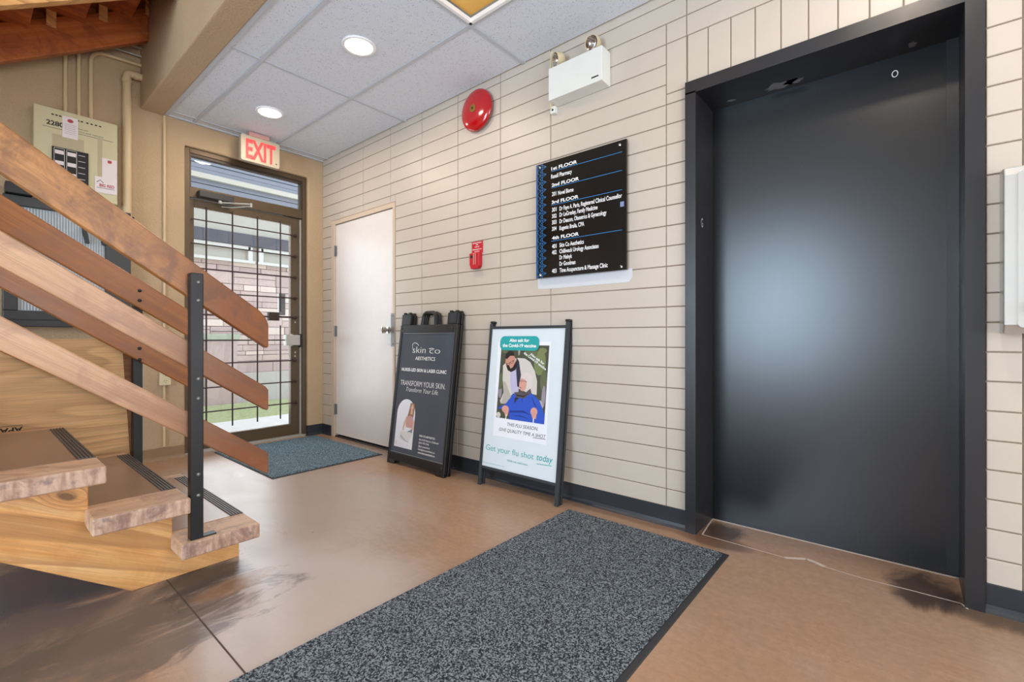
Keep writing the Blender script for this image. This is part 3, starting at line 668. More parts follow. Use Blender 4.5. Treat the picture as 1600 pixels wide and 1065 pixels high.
# red key/pull station
T = thing('fire_pull_station', 'small red label and red key box on the brick wall left of the directory', 'fire alarm box', (0, -2.13, 1.41))
mb = MB(); mb.box(-.006, 0, -2.082, -2.184, 1.522, 1.602); build('label_plate', mb, M['red_sign'], T, .001)
mb = MB(); fr = lambda u_, v_, w_: (-.0066-w_, -(2.082+u_), v_)
for s, v_, w_ in (('INSTRUCTIONS', 1.588, .085), ('IN', 1.576, .02), ('CASE OF', 1.562, .045), ('EMERGENCY PULL', 1.544, .09), ('HANDLE', 1.530, .045)): put_text(mb, s, .051, v_, w_, .007, fr, align='C', bold=.02)
build('lettering', mb, M['wht'], T)
mb = MB(); mb.prism([(-2.085, 1.52), (-2.178, 1.52), (-2.176, 1.43), (-2.16, 1.412), (-2.10, 1.412), (-2.087, 1.44)], lambda u_, v_, w_: (-w_, u_, v_), 0, .034); build('key_box', mb, M['red_sign'], T, .003)
mb = MB(); mb.box(-.037, -.034, -2.125, -2.130, 1.44, 1.518); mb.box(-.037, -.034, -2.142, -2.147, 1.44, 1.518); mb.box(-.036, -.034, -2.098, -2.118, 1.485, 1.505, 1); build('box_ribs', mb, [M['exit_pink'], M['ink']], T)
# paper towel dispenser
T = thing('paper_towel_dispenser', 'stainless steel wall dispenser with a lever right of the elevator, cut by the frame', 'towel dispenser', (0, -4.8, .957))
mb = MB(); mb.prism([(0, .957), (-.075, .957), (-.098, .985), (-.098, 1.47), (-.085, 1.497), (0, 1.51)], lambda u_, v_, w_: (u_, w_, v_), -4.98, -4.624); build('case', mb, M['steel'], T, .004)
mb = MB(); mb.prism(rrect(-4.96, -4.655, .975, 1.48, .012), lambda u_, v_, w_: (-.098-w_, u_, v_), 0, .004); build('front_cover', mb, M['steel'], T, .001)
mb = MB(); mb.lathe([(.016, 0), (.020, .008), (.020, .022), (.012, .032), (0, .034)], (-.102, -4.70, 1.04), (-1, 0, 0), 20); build('lever_knob', mb, M['chrome'], T, smooth=True)
# ============================================================ FLOOR SIGNS
def plane_frame(px, py, k):
    """leaning plane facing -x: u to the right (-y), v up along the lean, w out"""
    s = math.sqrt(1+k*k); U = Vector((0, -1, 0)); V = Vector((k/s, 0, 1/s)); N = Vector((-1/s, 0, k/s)); O = Vector((px, py, 0))
    return lambda u_, v_, w_=0.0: tuple(O + U*u_ + V*v_ + N*w_)
# --- black sandwich board
T = thing('sandwich_board', 'black plastic folded sidewalk sign with handles and dark clinic poster leaning on the wall', 'a-frame sign', (-.19, -1.69, 0))
F = plane_frame(-.212, -1.375, .125)
P_ = lambda a, b: (lambda u_, v_, w_: F(u_, v_, w_))
def fbox(mb, u0, u1, v0, v1, w0, w1, mi=0, fr=F):
    c = [fr(a, b, d) for d in (w0, w1) for a, b in ((u0, v0), (u1, v0), (u1, v1), (u0, v1))]
    mb.add(c, [(3, 2, 1, 0), (4, 5, 6, 7), (0, 1, 5, 4), (1, 2, 6, 5), (2, 3, 7, 6), (3, 0, 4, 7)], mi)
W1 = .645
for off, nm in ((0, 'front_panel'), (-.036, 'rear_panel')):
    mb = MB()
    fbox(mb, 0, .022, .012, 1.045, off-.028, off); fbox(mb, W1-.024, W1, .012, 1.045, off-.028, off)
    fbox(mb, .022, W1-.024, .985, 1.045, off-.028, off); fbox(mb, .022, W1-.024, .028, .088, off-.028, off)
    fbox(mb, .022, W1-.024, .088, .985, off-.026, off-.012)
    fbox(mb, .0, .085, -.002 if off == 0 else .006, .0275, off-.028, off-.001); fbox(mb, W1-.085, W1, -.002 if off == 0 else .006, .0275, off-.028, off-.001)
    for a, b in ((.004, .112), (W1-.112, W1-.004)):
        fbox(mb, a, b, 1.0455, 1.128, off-.028, off-.002); fbox(mb, a+.012, a+.036, 1.1285, 1.144, off-.026, off-.004); fbox(mb, b-.036, b-.010, 1.1285, 1.144, off-.026, off-.004)
    build(nm, mb, M['black'], T, .004)
    mb = MB(); path = [F(.248, 1.04, off-.014), F(.254, 1.10, off-.014), F(.262, 1.125, off-.014), F(.285, 1.136, off-.014), F(.362, 1.136, off-.014), F(.386, 1.125, off-.014), F(.394, 1.10, off-.014), F(.402, 1.04, off-.014)]
    mb.tube(path, .0145, 14); build('carry_handle', mb, M['black'], T, smooth=True)
mb = MB(); fbox(mb, W1-.085, W1-.018, 1.055, 1.125, -.002, 0)
for k in range(4): fbox(mb, W1-.078, W1-.03, 1.064+k*.015, 1.070+k*.015, 0, .0015)
build('moulded_label', mb, M['black_rough'], T)
for a, b in ((.022, 1.02), (W1-.05, 1.02), (.02, .055), (W1-.03, .06)):
    mb = MB(); mb.lathe([(.009, 0), (.008, .003), (0, .004)], F(a, b, .0), Vector(F(0, 0, 1))-Vector(F(0, 0, 0)), 12); build('rivet', mb, M['rubber'], T)
PO = build('poster', (lambda m_: (fbox(m_, .023, W1-.025, .090, .984, -.012, -.0095), m_)[1])(MB()), M['slate'], T)
mb = MB(); g = lambda s, u_, v_, w_, h_, **k: put_text(mb, s, u_, v_, w_, h_, F, lift=-.0090, **k)
g('skin', .170, .835, .150, .050, shear=0, bold=-.012); g('co', .365, .835, .115, .046, bold=-.018)
flat(mb, strip([(.165, .865), (.16, .90), (.185, .912), (.215, .905), (.235, .89)], .004), F, 0, -.0089)
flat(mb, strip([(.355, .868), (.385, .872), (.415, .868)], .004), F, 0, -.0089)
g('AESTHETICS', .210, .783, .225, .026, bold=.006)
g('NURSE-LED SKIN & LASER CLINIC', .058, .696, .510, .024, bold=.02)
g('TRANSFORM YOUR SKIN.', .060, .588, .510, .040, bold=-.012); g('Transform Your Life.', .138, .545, .365, .034, shear=.35, bold=-.012)
for s, v_, w_ in (('SKIN CO AESTHETICS', .236, .170), ('401-9193 Main St, Chilliwack', .210, .215), ('(604) 795-7546', .188, .112), ('@skincoaesthetics', .164, .125), ('hello@skincoaesthetics.ca', .142, .182), ('www.skincoaesthetics.ca', .119, .184)): g(s, .343, v_, w_, .0135, bold=.015 if 'A' in s[:9] or 'www' in s else .0)
build('lettering', mb, M['wht'], PO)
mb = MB()
for a, b, c, d in ((.023, W1-.025, .982, .9845), (.023, W1-.025, .089, .092), (W1-.0275, W1-.025, .09, .984)): flat(mb, [(a, c), (b, c), (b, d), (a, d)], F, 0, -.0085)
build('silver_edge', mb, M['steel'], PO)
# arched photo of a seated woman
skin = plain('print_skin', (214, 172, 150), .4); blonde = plain('print_blonde_hair', (150, 112, 84), .4); pinktop = plain('print_pink_top', (196, 152, 146), .4); whitep = plain('print_white', (226, 228, 236), .35); offw = plain('print_cream', (214, 212, 212), .35); shade = plain('print_grey', (170, 172, 184), .35); tealp = plain('print_grey_teal', (120, 138, 142), .4)
pm = [whitep, blonde, skin, pinktop, offw, shade, tealp]; mb = MB()
ax0, ax1, ay0, ay1 = .058, .272, .130, .487; r_ = (ax1-ax0)/2
arch = [(ax0, ay0), (ax1, ay0)] + [((ax0+ax1)/2 + r_*math.cos(math.pi*i/20), ay1-r_ + r_*math.sin(math.pi*i/20)) for i in range(21)]
flat(mb, arch, F, 0, -.0092)
q = lambda zx, zy: (ax0 + (zx-125)/(400-125)*(ax1-ax0) - (zy-200)*0.00000, ay1 - (zy-200)/(880-200)*(ay1-ay0))
L_ = [0]
def lay(pts, mi): L_[0] += 1; flat(mb, [q(*p) for p in pts], F, mi, -.0092 + L_[0]*.00008)
lay([(320, 245), (375, 250), (385, 330), (378, 440), (350, 470), (290, 440), (300, 390), (312, 300)], 1)
lay([(275, 440), (330, 420), (375, 440), (395, 520), (380, 590), (280, 590), (268, 500)], 3)
lay([(270, 450), (285, 470), (262, 560), (250, 640), (232, 640), (240, 540)], 2)
lay([(378, 470), (398, 500), (395, 600), (360, 640), (345, 630), (376, 580)], 2)
lay(ell(345, 300, 22, 42), 2); lay([(335, 335), (358, 335), (362, 400), (330, 400)], 2)
lay([(325, 248), (352, 244), (340, 275), (325, 330), (310, 400), (295, 440), (288, 440), (302, 370), (315, 290)], 1)
lay([(270, 590), (350, 590), (335, 650), (262, 655)], 0); lay([(300, 650), (380, 600), (385, 660)], 6)
lay([(205, 650), (385, 650), (375, 700), (340, 780), (230, 770), (200, 760)], 4); lay([(215, 700), (290, 770), (350, 785), (290, 790), (210, 730)], 5)
lay([(170, 760), (330, 790), (320, 850), (160, 830)], 0); lay([(140, 800), (165, 800), (170, 850), (140, 850)], 4)
build('printed_photo', mb, pm, PO)
# --- white flu poster on black easel frame
T = thing('poster_stand', 'black metal poster stand with pale flu vaccine poster leaning between the black sign and elevator', 'a-frame sign', (-.14, -2.59, 0))
F2 = plane_frame(-.152, -2.280, .115)
W2 = .622
mb = MB()
for off, v0, v1 in ((0, 0, 1.040), (-.030, 0.0, 1.045)):
    k_ = -.035 if off else 0
    fbox(mb, 0, .022, v0, v1, off-.020, off, fr=F2); fbox(mb, W2-.024, W2, v0, v1, off-.020, off, fr=F2)
    fbox(mb, .022, W2-.024, 1.005, 1.022, off-.020, off, fr=F2); fbox(mb, .022, W2-.024, .110, .126, off-.020, off, fr=F2)
mb.v = [(x, y, max(z, .001)) for x, y, z in mb.v]
build('frame', mb, M['black_rough'], T, .002)
for a in (0, W2-.03):
    mb = MB(); fbox(mb, a, a+.03, 1.042, 1.057, -.05, -.002, fr=F2); build('hinge_cap', mb, M['black'], T, .003)
mb = MB(); fbox(mb, .022, W2-.024, .126, 1.005, -.012, -.006, fr=F2); PO = build('poster', mb, M['pale_blue'], T)
mb = MB(); e_ = -.0055
flat(mb, [(.095, .325), (.515, .325), (.500, .925), (.080, .925)], F2, 0, e_); build('printed_card', mb, M['card'], PO)
# teal pill + texts
mb = MB(); flat(mb, rrect(.100, .415, .868, .958, .035), F2, 0, e_+.0022); g2 = lambda mb_, s, u_, v_, w_, h_, **k: put_text(mb_, s, u_, v_, w_, h_, F2, **{**dict(lift=e_+.0003), **k})
build('teal_bubble', mb, M['teal'], PO)
mb = MB(); g2(mb, 'Also ask for', .258, .922, .160, .021, align='C', bold=.03, lift=e_+.0025); g2(mb, 'the Covid-19 vaccine', .258, .889, .270, .021, align='C', bold=.03, lift=e_+.0025)
g2(mb, 'Also ask for', .350, .845, .125, .015, rot=-.5, bold=.03, lift=e_+.0025); g2(mb, 'the Covid-19 vaccine', .300, .850, .200, .015, rot=-.5, bold=.03, lift=e_+.0025)
build('white_lettering', mb, M['wht'], PO)
mb = MB(); g2(mb, 'THIS FLU SEASON,', .208, .398, .240, .021, shear=.22); g2(mb, 'GIVE QUALITY TIME A SHOT', .145, .360, .362, .021, shear=.22)
flat(mb, strip([(.415, .353), (.507, .356)], .003), F2, 0, e_+.0003); build('black_lettering', mb, M['ink'], PO)
mb = MB(); g2(mb, 'Get your flu shot', .045, .228, .385, .036, bold=-.006); g2(mb, 'today', .452, .230, .115, .038, shear=.2, bold=.004)
flat(mb, strip([(.455, .208), (.562, .214)], .0035), F2, 0, e_+.0003); g2(mb, 'Walk-ins welcome', .225, .185, .165, .013); g2(mb, 'Talk to your pharmacist to learn more.', .022, .145, .19, .006)
build('teal_lettering', mb, M['teal'], PO)
# printed photo: bearded man leaning over seated elderly woman in blue
cols = [(72, 76, 60), (120, 128, 84), (150, 140, 150), (206, 200, 192), (186, 182, 208), (44, 46, 64), (196, 142, 122), (34, 28, 28), (214, 204, 200), (212, 156, 140), (86, 80, 86), (44, 84, 190), (28, 58, 140), (220, 220, 226), (98, 104, 74), (178, 170, 162)]
pm = [plain('print_tone_%s' % n_, c_, .4) for n_, c_ in zip(['forest', 'moss', 'mauve', 'cream', 'lilac', 'navy', 'tan', 'black', 'silver', 'rose', 'slate', 'royal_blue', 'deep_blue', 'white', 'olive', 'oatmeal'], cols)]
mb = MB(); x0_, x1_, y0_, y1_ = .112, .490, .440, .902
q = lambda zx, zy: (min(max(x0_ + (zx-105)/520*(x1_-x0_), x0_), x1_), min(max(y1_ - (zy-245)/785*(y1_-y0_), y0_), y1_)); L_ = [0]
def lay(pts, mi): L_[0] += 1; flat(mb, [q(*p) for p in pts], F2, mi, e_+.0003+L_[0]*.00003)
lay([(105, 245), (625, 245), (625, 1030), (105, 1030)], 0)
for a, b, c_, d, m_ in ((540, 420, 60, 130, 1), (590, 600, 34, 110, 14), (440, 330, 70, 50, 14), (150, 290, 40, 44, 14), (600, 760, 20, 110, 2), (130, 760, 20, 60, 2), (128, 640, 20, 90, 14), (230, 275, 30, 18, 3), (570, 860, 30, 60, 15), (130, 1000, 24, 30, 3), (560, 300, 44, 30, 1), (312, 300, 10, 55, 15)): lay(ell(a, b, c_, d), m_)
lay([(140, 470), (205, 405), (300, 382), (380, 385), (440, 420), (495, 510), (525, 610), (530, 750), (440, 740), (330, 700), (260, 780), (235, 870), (150, 880), (135, 850), (170, 760), (148, 620)], 3)
lay([(232, 500), (300, 480), (335, 640), (335, 745), (262, 765), (236, 640)], 4)
lay([(150, 640), (180, 640), (258, 790), (235, 870), (150, 880), (172, 770)], 15)
lay([(286, 375), (318, 415), (350, 560), (338, 690), (318, 680), (300, 560), (288, 470)], 5)
lay(ell(222, 425, 58, 82), 6); lay([(180, 440), (200, 450), (230, 500), (262, 465), (292, 400), (300, 450), (286, 510), (238, 535), (200, 520), (182, 480)], 7)
lay([(160, 385), (162, 345), (205, 308), (250, 318), (262, 360), (215, 362), (180, 400)], 7); lay(strip([(178, 452), (215, 440), (262, 408)], 7), 7); lay(ell(200, 452, 17, 13), 10); lay(ell(240, 430, 17, 13), 10); lay(ell(200, 452, 12, 9), 6); lay(ell(240, 430, 12, 9), 6); lay(strip([(225, 490), (255, 478)], 9), 9)
lay(ell(415, 600, 66, 72), 8); lay(ell(446, 650, 36, 54), 8); lay(ell(378, 655, 40, 70), 9); lay([(390, 540), (440, 560), (430, 620), (385, 600), (362, 590)], 8)
lay(strip([(345, 622), (390, 618), (420, 628)], 5), 10); lay(ell(362, 622, 13, 10), 10); lay(ell(362, 622, 9, 7), 9); lay(strip([(342, 690), (368, 694)], 6), 10)
lay([(105, 930), (200, 880), (285, 760), (330, 745), (400, 790), (475, 735), (560, 800), (605, 890), (625, 940), (625, 1030), (255, 1030), (250, 960), (180, 940)], 11)
lay([(300, 800), (325, 790), (345, 800), (300, 860)], 5); lay([(376, 790), (384, 790), (388, 840), (380, 840)], 12); lay([(255, 940), (400, 920), (500, 960), (400, 945), (256, 962)], 12); lay([(270, 985), (380, 975), (480, 1000), (380, 990)], 12); lay([(475, 760), (530, 850), (560, 880), (510, 850)], 12)
lay([(288, 745), (350, 735), (400, 752), (462, 690), (476, 735), (400, 800), (320, 795)], 10); lay([(310, 765), (400, 772), (450, 730), (400, 785), (320, 780)], 7)
lay(ell(205, 930, 40, 38), 9); lay([(190, 940), (245, 940), (235, 1000), (210, 1005)], 9); lay(ell(515, 920, 36, 42), 9); lay([(480, 930), (545, 930), (540, 990), (505, 985)], 9)
for a in (188, 204, 220): lay(strip([(a, 935), (a+12, 985)], 3), 6)
for a in (496, 512, 528): lay(strip([(a, 925), (a+4, 975)], 3), 6)
lay(strip([(222, 985), (218, 1030)], 11), 13); lay(strip([(516, 985), (516, 1030)], 11), 13)
build('printed_photo', mb, pm, PO)
# ============================================================ MATS
def floor_mat(name, label, x0, x1, y0, y1, m, grp=None):
    T = thing(name, label, 'floor mat', ((x0+x1)/2, (y0+y1)/2, 0))
    mb = MB(); e = .022
    v = [(x0, y0, 0), (x1, y0, 0), (x1, y1, 0), (x0, y1, 0), (x0+.003, y0+.003, .004), (x1-.003, y0+.003, .004), (x1-.003, y1-.003, .004), (x0+.003, y1-.003, .004)]
    mb.add(v, [(3, 2, 1, 0), (4, 5, 6, 7), (0, 1, 5, 4), (1, 2, 6, 5), (2, 3, 7, 6), (3, 0, 4, 7)]); build('rubber_border', mb, M['rubber'], T)
    mb = MB(); nx, ny = 30, 30; X0, X1, Y0_, Y1_ = x0+e*.4, x1-e*.4, y0+e, y1-.006
    mb.box(X0, X1, Y0_, Y1_, .002, .009); build('carpet_pile', mb, m, T, .003)
floor_mat('floor_mat', 'large charcoal speckled entrance mat on the floor in the foreground', -2.35, -.142, -3.797, -2.970, M['carpet'])
floor_mat('floor_mat', 'smaller blue-grey speckled mat inside the glass exit door', -.960, -.105, -1.170, -.055, M['carpet2'])
# ============================================================ STAIRS
yN, yF = -2.33, -1.24
T = thing('staircase', 'open-riser wooden staircase with worn thick treads and black posts, lower flight at left', 'staircase', (-2.0, -1.8, 0))
saw = [(-1.881, 0), (-1.517, 0), (-1.517, .112), (-1.757, .112), (-1.757, .281), (-2.003, .281), (-2.003, .452), (-2.250, .452), (-2.250, .622), (-2.497, .622), (-2.497, .793), (-2.744, .793), (-2.744, .960), (-3.1, .960), (-3.1, .84)]
for y0 in (-2.185, -1.385):
    mb = MB(); mb.prism(saw, lambda u_, v_, w_: (u_ + 1.9, w_, v_), y0, y0+.05)
    # local x kept, then tilt the grain with the flight
    o = build('stringer', mb, M['stringer'], None, .003); o.parent = T; o.location = (-1.9+2.0, 1.8, 0)
treads = [(-1.762, -1.488, .172), (-2.012, -1.733, .341), (-2.262, -1.975, .512), (-2.512, -2.225, .683), (-2.762, -2.475, .854), (-3.012, -2.725, 1.020)]
for i, (x0, x1, zt) in enumerate(treads):
    mb = MB(); mb.box(x0, x1, yN, yF, zt-.060, zt)
    for j, f in enumerate(mb.f):
        ys = [mb.v[k][1] for k in f]
        if max(ys)-min(ys) < 1e-6: mb.m[j] = 1
    tr = build('tread', mb, [M['tread'], M['end']], T, .007, segs=3)
    mb = MB(); mb.box(x0+.006, x1-.050, yN+.175, yF-.075, zt-.001, zt+.0015); q = build('vinyl_inlay', mb, M['vinyl'], tr)
    mb = MB(); mb.box(x1-.053, x1-.004, yN+.175, yF-.09, zt-.001, zt+.0025)
    for k in range(5): mb.box(x1-.051+k*.010, x1-.046+k*.010, yN+.175, yF-.09, zt+.002, zt+.005)
    build('nosing_strip', mb, M['nosing'], tr)
def post(x0, x1, y0, y1, z0, z1, pairs, side):
    mb = MB(); mb.box(x0, x1, y0, y1, z0, z1); p = build('post', mb, M['steel_black'], T, .003)
    mb = MB(); mb.box(x1-.002, x1+.045, y0+.004, y1, z0, z0+.005); build('foot_plate', mb, M['steel_black'], p)
    xc = (x0+x1)/2 + .004
    for z_ in pairs:
        mb = MB(); mb.lathe([(.0075, 0), (.0065, .004), (.003, .006), (0, .006)], (xc, side, z_), (0, -1, 0), 12); build('bolt', mb, M['dull_steel'], p, smooth=True)
post(-1.731, -1.688, -2.315, -2.277, .172, 1.190, (1.155, 1.085, .785, .71, .42, .34), -2.315)
post(-1.702, -1.660, -1.232, -1.192, .172, 1.24, (), -1.232)
def board(xa, xb, zl, zlb, zu, zub, y0, y1, m, rnd_end=False):
    """sloped board: lower/upper edge heights at xa (left) and xb (right, plumb-cut)"""
    ang = math.atan2(zl - zlb, xb - xa)   # falls to the right
    cx, cz = xb, zlb
    pts = [(xa, zl), (xb-.006, zlb+.004), (xb, zlb+.012), (xb, zub-.012), (xb-.012, zub+.004), (xa, zu)]
    if rnd_end: pts = [(xa, zl), (xb-.006, zlb+.004), (xb, zlb+.012), (xb, zub-.045), (xb-.010, zub-.020), (xb-.035, zub+.012), (xa, zu)]
    c, s = math.cos(ang), math.sin(ang); mb = MB(); L2 = []
    for a, b in pts:
        dx, dz = a-cx, b-cz; L2.append((dx*c - dz*s, dx*s + dz*c))
    mb.prism(L2, lambda u_, v_, w_: (u_, w_, v_), y0, y1)
    o = build('handrail_board', mb, m, None, .005, segs=3)
    o.parent = T; o.location = Vector((cx, 0, cz)) - T.location; o.rotation_euler = (0, ang, 0)
    return o
xe = -1.432; sl = .722; xl = -3.3
def nb(zlo, zhi, z0l, z0h, y0, y1, m, re=False):
    f = (xl - xe)/(-2.216 - xe)
    return board(xl, xe, zlo + (z0l-zlo)*f, zlo, zhi + (z0h-zhi)*f, zhi, y0, y1, m, re)
nb(.893, 1.046, 1.450, 1.612, -2.275, -2.237, M['rail'], True)
nb(.624, .728, 1.162, 1.275, -2.275, -2.237, M['rail_light'])
nb(.350, .450, .905, 1.014, -2.275, -2.237, M['rail_light'])
o1 = nb(.934, 1.094, 1.454, 1.622, -1.270, -1.232, M['rail_dark'], True)
o2 = nb(.642, .760, 1.194, 1.310, -1.270, -1.232, M['rail_dark'])
o3 = nb(.360, .470, .905, 1.02, -1.270, -1.232, M['rail_dark'])
for z_ in (1.192, 1.140, .885, .825, .60, .55):
    mb = MB(); mb.lathe([(.009, 0), (.008, .005), (.003, .008), (0, .008)], (-1.681, -1.270, z_), (0, -1, 0), 12); build('bolt', mb, M['steel_black'], T, smooth=True)
# plywood screen
T = thing('plywood_panel', 'pale knotty plywood sheet standing on the far side of the stairs', 'plywood panel', (-2.2, -1.16, 0))
mb = MB(); mb.prism([(-2.9, 0), (-1.69, 0), (-1.712, .43), (-1.740, .936), (-2.9, .936)], lambda u_, v_, w_: (u_, w_, v_), -1.184, -1.166)
build('plywood_sheet', mb, M['ply'], T)
mb = MB(); mb.box(-1.78, -1.690, -1.166, -1.128, 0, .936); build('edge_board', mb, M['ply_edge'], T, .002)
mb = MB(); fr = lambda u_, v_, w_: (u_, -1.1845-w_, v_)
put_text(mb, 'APA', -2.20, .497, .075, .024, lambda u_, v_, w_: (-(u_+2.20)-2.105, -1.1845, .52-(v_-.497)), bold=.03); mb.box(-2.2, -2.105, -1.1848, -1.184, .528, .530)
build('stamp', mb, M['ink'], T)
# upper flight underside
T = thing('upper_staircase', 'underside of the dark amber wooden upper flight crossing the top left corner', 'staircase', (-2.0, -.6, 2.6))
SL = .66
def zlow(x_): return 2.592 + (x_+2.144)*SL
for y0, hh, m in ((-.25, .235, M['dark_fir']), (-.98, .235, M['stringer'])):
    mb = MB(); x0, x1 = -3.4, -1.432; ang = -math.atan(SL); L_len = (x1-x0)/math.cos(ang)
    c, s = math.cos(ang), math.sin(ang)
    pts = [(x0, zlow(x0)), (x1, zlow(x1)), (x1, zlow(x1)+hh), (x0, zlow(x0)+hh)]; L2 = []
    for a, b in pts:
        dx, dz = a-x0, b-zlow(x0); L2.append((dx*c - dz*s, dx*s + dz*c))
    mb.prism(L2, lambda u_, v_, w_: (u_, w_, v_), y0, y0+.055)
    o = build('stringer', mb, m, None, .003); o.parent = T; o.location = Vector((x0, 0, zlow(x0))) - T.location; o.rotation_euler = (0, ang, 0)
mb = MB(); mb.prism([(-3.4, zlow(-3.4)+.18), (-1.432, zlow(-1.432)+.18), (-1.432, zlow(-1.432)+.75), (-3.4, zlow(-3.4)+.75)], lambda u_, v_, w_: (u_, w_, v_), -.19, -.175)  # board added behind the flight to darken bright gaps under the treads
build('gap_shade_board', mb, M['dark_fir'], T)
xx = -3.3; i = 0
while xx < -1.45:
    zt = zlow(xx+.13)+.27
    mb = MB(); mb.box(xx, min(xx+.275, -1.435), -1.10, -.10, zt, zt+.06); build('tread', mb, M['dark_fir'], T, .004)
    for y_ in (-.258, -.985):
        mb = MB(); mb.box(xx+.10, xx+.145, y_, y_+.06, zt-.10, zt); build('tread_bracket', mb, M['stringer'], T)
    mb = MB(); mb.box(xx+.255, min(xx+.275, -1.435), -.92, -.20, zt+.06, zt+.06+.25*SL); build('riser', mb, M['dark_fir'], T)  # risers added to shut out light between the upper treads
    xx += .25
# ============================================================ BACK WALL THINGS AT LEFT
T = thing('electrical_panel', 'beige metal alarm control panel with taped notices on the wall above the stairs', 'control panel', (-1.79, 0, 1.6))
mb = MB(); mb.box(-1.996, -1.578, -.10, 0, 1.885, 2.452); build('cabinet', mb, M['beige_metal'], T, .003)
mb = MB(); mb.box(-1.992, -1.582, -.103, -.10, 1.89, 2.446); build('door', mb, M['beige_metal'], T)
fr = lambda u_, v_, w_: (u_, -.1035-w_, v_)
mb = MB()
for a in (-1.914, -1.896, -1.878, -1.79, -1.772, -1.744, -1.722, -1.700, -1.678): mb.box(a, a+.012, -.1042, -.1035, 2.405, 2.413)
build('vent_slots', mb, M['ink'], T)
mb = MB(); put_text(mb, '2280', -1.938, 2.338, .082, .030, fr, bold=.03); flat(mb, [(-1.956, 2.320), (-1.604, 2.320), (-1.604, 2.3225), (-1.956, 2.3225)], fr)
put_text(mb, 'fire alarm control', -1.785, 2.352, .05, .008, fr); put_text(mb, 'zoned panel  supervised', -1.785, 2.334, .13, .008, fr); build('lettering', mb, M['ink'], T)
mb = MB(); flat(mb, [(-1.91, 2.19), (-1.755, 2.19), (-1.755, 2.285), (-1.91, 2.285)], fr, 0, .0002); flat(mb, [(-1.685, 2.03), (-1.66, 2.03), (-1.66, 2.33), (-1.685, 2.33)], fr, 0, .0002); build('faded_patch', mb, M['beige_dull'], T)
mb = MB(); mb.box(-1.912, -1.733, -.112, -.1035, 1.90, 2.20); W_ = build('indicator_window', mb, M['ink'], T, .001)
mb = MB()
for xs in (-1.900, -1.840):
    mb.box(xs-.003, xs+.048, -.1128, -.112, 2.192, 2.194); mb.box(xs-.003, xs-.001, -.1128, -.112, 1.905, 2.194); mb.box(xs+.046, xs+.048, -.1128, -.112, 1.905, 2.194)
    for k in range(4): mb.box(xs+.002, xs+.044, -.1128, -.112, 2.155-k*.070, 2.180-k*.070)
for k in range(7): mb.box(-1.785, -1.75, -.1128, -.112, 2.172-k*.04, 2.175-k*.04)
build('zone_label', mb, M['paper'], W_)
mb = MB(); mb.box(-1.862, -1.785, -.1055, -.1045, 2.276, 2.418); flat(mb, ell(-1.823, 2.392, .015, .012), lambda u_, v_, w_: (u_, -.1058, v_), 1); 
for k in range(6): mb.box(-1.852, -1.795, -.1058, -.1055, 2.365-k*.012, 2.367-k*.012, 2)
build('notice', mb, [M['paper'], M['red_ink'], plain('grey_print', (150, 140, 146), .7)], T)
mb = MB(); mb.box(-1.662, -1.582, -.1055, -.1045, 2.05, 2.195); mb.box(-1.70, -1.582, -.1062, -.1052, 1.95, 2.06); flat(mb, rrect(-1.632, -1.610, 2.165, 2.185, .005), lambda u_, v_, w_: (u_, -.1058, v_), 1)
fr3 = lambda u_, v_, w_: (u_, -.1066, v_); put_text(mb, 'BIG RED', -1.676, 1.993, .080, .020, fr3, 1, bold=.03); flat(mb, strip([(-1.69, 2.02), (-1.672, 2.038), (-1.655, 2.02)], .004), fr3, 2); flat(mb, strip([(-1.69, 1.984), (-1.595, 1.984)], .003), fr3, 2)
build('notice', mb, [M['paper'], M['red_ink'], M['ink']], T)
# conduits
def arc_path(pts, r=.05, n=6):
    out = [Vector(pts[0])]
    for i in range(1, len(pts)-1):
        a, b, c = Vector(pts[i-1]), Vector(pts[i]), Vector(pts[i+1]); d0 = (a-b).normalized(); d1 = (c-b).normalized(); p0 = b+d0*r; p1 = b+d1*r
        for k in range(n+1):
            t_ = k/n; out.append(p0*(1-t_)**2 + b*2*t_*(1-t_) + p1*t_*t_)
    return out + [Vector(pts[-1])]
G_ = 'tan painted conduits running up from the control panel'
for xs, r_, pts, lab in (
    (-1.839, .011, [(-1.839, -.02, 2.45), (-1.839, -.02, 3.6)], 'thin straight tan conduit above the control panel, the leftmost'),
    (-1.772, .011, [(-1.772, -.02, 2.45), (-1.772, -.02, 3.6)], 'thin straight tan conduit above the control panel, second from the left'),
    (-1.709, .013, [(-1.709, -.02, 2.45), (-1.709, -.02, 2.958), (-1.429, -.02, 2.972)], 'tan conduit rising from the control panel and curving right to the beam')):
    mb = MB(); mb.tube(arc_path(pts, .085) if len(pts) > 2 else pts, r_, 12); o = build('conduit', mb, M['pipe'], None, smooth=True); tag(o, lab, 'conduit', G_)
T = thing('drain_pipe', 'thick tan vertical pipe with an elbow beside the control panel', 'pipe', (-1.52, -.04, 1.6))
mb = MB(); mb.tube(arc_path([(-1.515, -.045, 1.62), (-1.515, -.045, 2.872), (-1.429, -.045, 2.872)], .035), .0265, 20); build('pipe_run', mb, M['pipe'], T, smooth=True)
mb = MB(); mb.tube([(-1.515, -.045, 2.80), (-1.515, -.045, 2.825)], .031, 20); mb.tube([(-1.475, -.045, 2.872), (-1.455, -.045, 2.872)], .031, 20); build('pipe_collar', mb, M['pipe'], T, smooth=True)
mb = MB(); mb.box(-1.50, -1.47, -.03, 0, 1.80, 1.83); build('pipe_clip', mb, M['ink'], T)
mb = MB(); mb.tube([(-1.283, -.008, 0.10), (-1.283, -.008, 2.655)], .010, 10); o = build('conduit', mb, M['pipe'], None, smooth=True); tag(o, 'slim tan conduit running down the wall just left of the glass door', 'conduit')
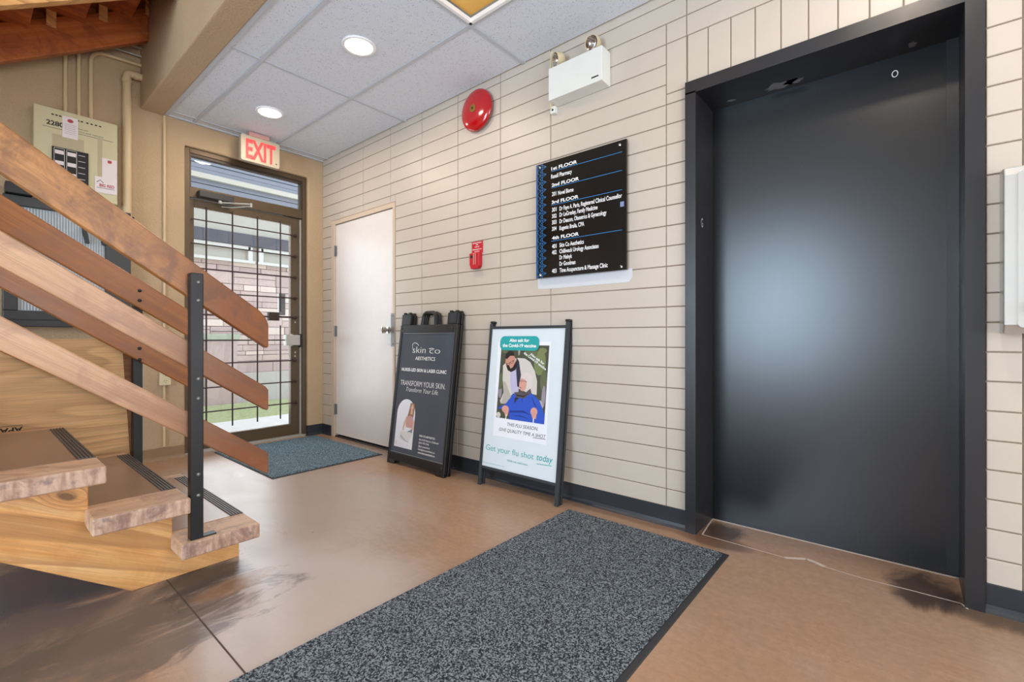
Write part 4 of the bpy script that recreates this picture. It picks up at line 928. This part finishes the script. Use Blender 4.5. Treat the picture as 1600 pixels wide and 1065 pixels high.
for zz, lab in ((3.09, 'upper thin pale conduit reaching the beam under the upper flight'), (3.03, 'lower thin pale conduit reaching the beam under the upper flight')):
    mb = MB(); mb.tube([(-1.62, -.04, zz-.01), (-1.52, -.04, zz-.005), (-1.431, -.04, zz)], .008, 10); o = build('conduit', mb, M['alu'], None, smooth=True); tag(o, lab, 'conduit')
# dark ribbed cabinet
T = thing('wall_cabinet', 'large charcoal framed wall cabinet with ribbed pale glass behind the handrail boards', 'wall cabinet', (-1.85, 0, 1.0))
mb = MB(); mb.box(-2.13, -1.50, -.05, 0, 1.012, 1.845); build('cabinet_body', mb, M['charcoal'], T, .003)
mb = MB()
for a, b, c, d in ((-2.13, -1.50, 1.012, 1.115), (-2.13, -1.50, 1.78, 1.845), (-2.13, -2.065, 1.115, 1.78), (-1.64, -1.50, 1.115, 1.78)): mb.box(a, b, -.085, -.05, c, d)
build('cabinet_frame', mb, M['charcoal'], T, .004)
mb = MB(); mb.box(-2.065, -1.64, -.060, -.052, 1.115, 1.78)
k = -2.062
while k < -1.645: mb.box(k, k+.007, -.066, -.060, 1.118, 1.777); k += .014
build('ribbed_glass', mb, plain('ribbed_pale_glass', (176, 184, 188), .25), T)
mb = MB(); mb.box(-2.12, -1.51, -.089, -.085, 1.055, 1.060); build('frame_groove', mb, M['ink'], T)
for xs in (-1.765, -1.675):
    mb = MB(); mb.prism([(xs, 1.70), (xs+.022, 1.70), (xs+.040, 1.59), (xs+.020, 1.59)], lambda u_, v_, w_: (u_, w_, v_), -.10, -.06); build('bracket', mb, M['black'], T)
mb = MB(); mb.box(-2.12, -2.0, -.13, 0, 1.847, 1.915); build('top_hood', mb, M['black'], T, .003)
# outlet
T = thing('wall_outlet', 'small beige electrical outlet low on the wall beside the glass door', 'outlet', (-1.28, 0, .62))
mb = MB(); mb.box(-1.318, -1.246, -.034, 0, .575, .690); build('outlet_box', mb, M['cream_plastic'], T, .003)
mb = MB()
for z_ in (.605, .655): mb.prism(ell(-1.282, z_, .017, .019, 16), lambda u_, v_, w_: (u_, w_, v_), -.037, -.034); mb.box(-1.291, -1.288, -.0375, -.037, z_, z_+.009, 1); mb.box(-1.277, -1.274, -.0375, -.037, z_, z_+.009, 1); mb.box(-1.284, -1.280, -.0375, -.037, z_-.011, z_-.006, 1)
build('socket', mb, [M['cream_plastic'], M['ink']], T)
bpy.data.objects.remove(_co)
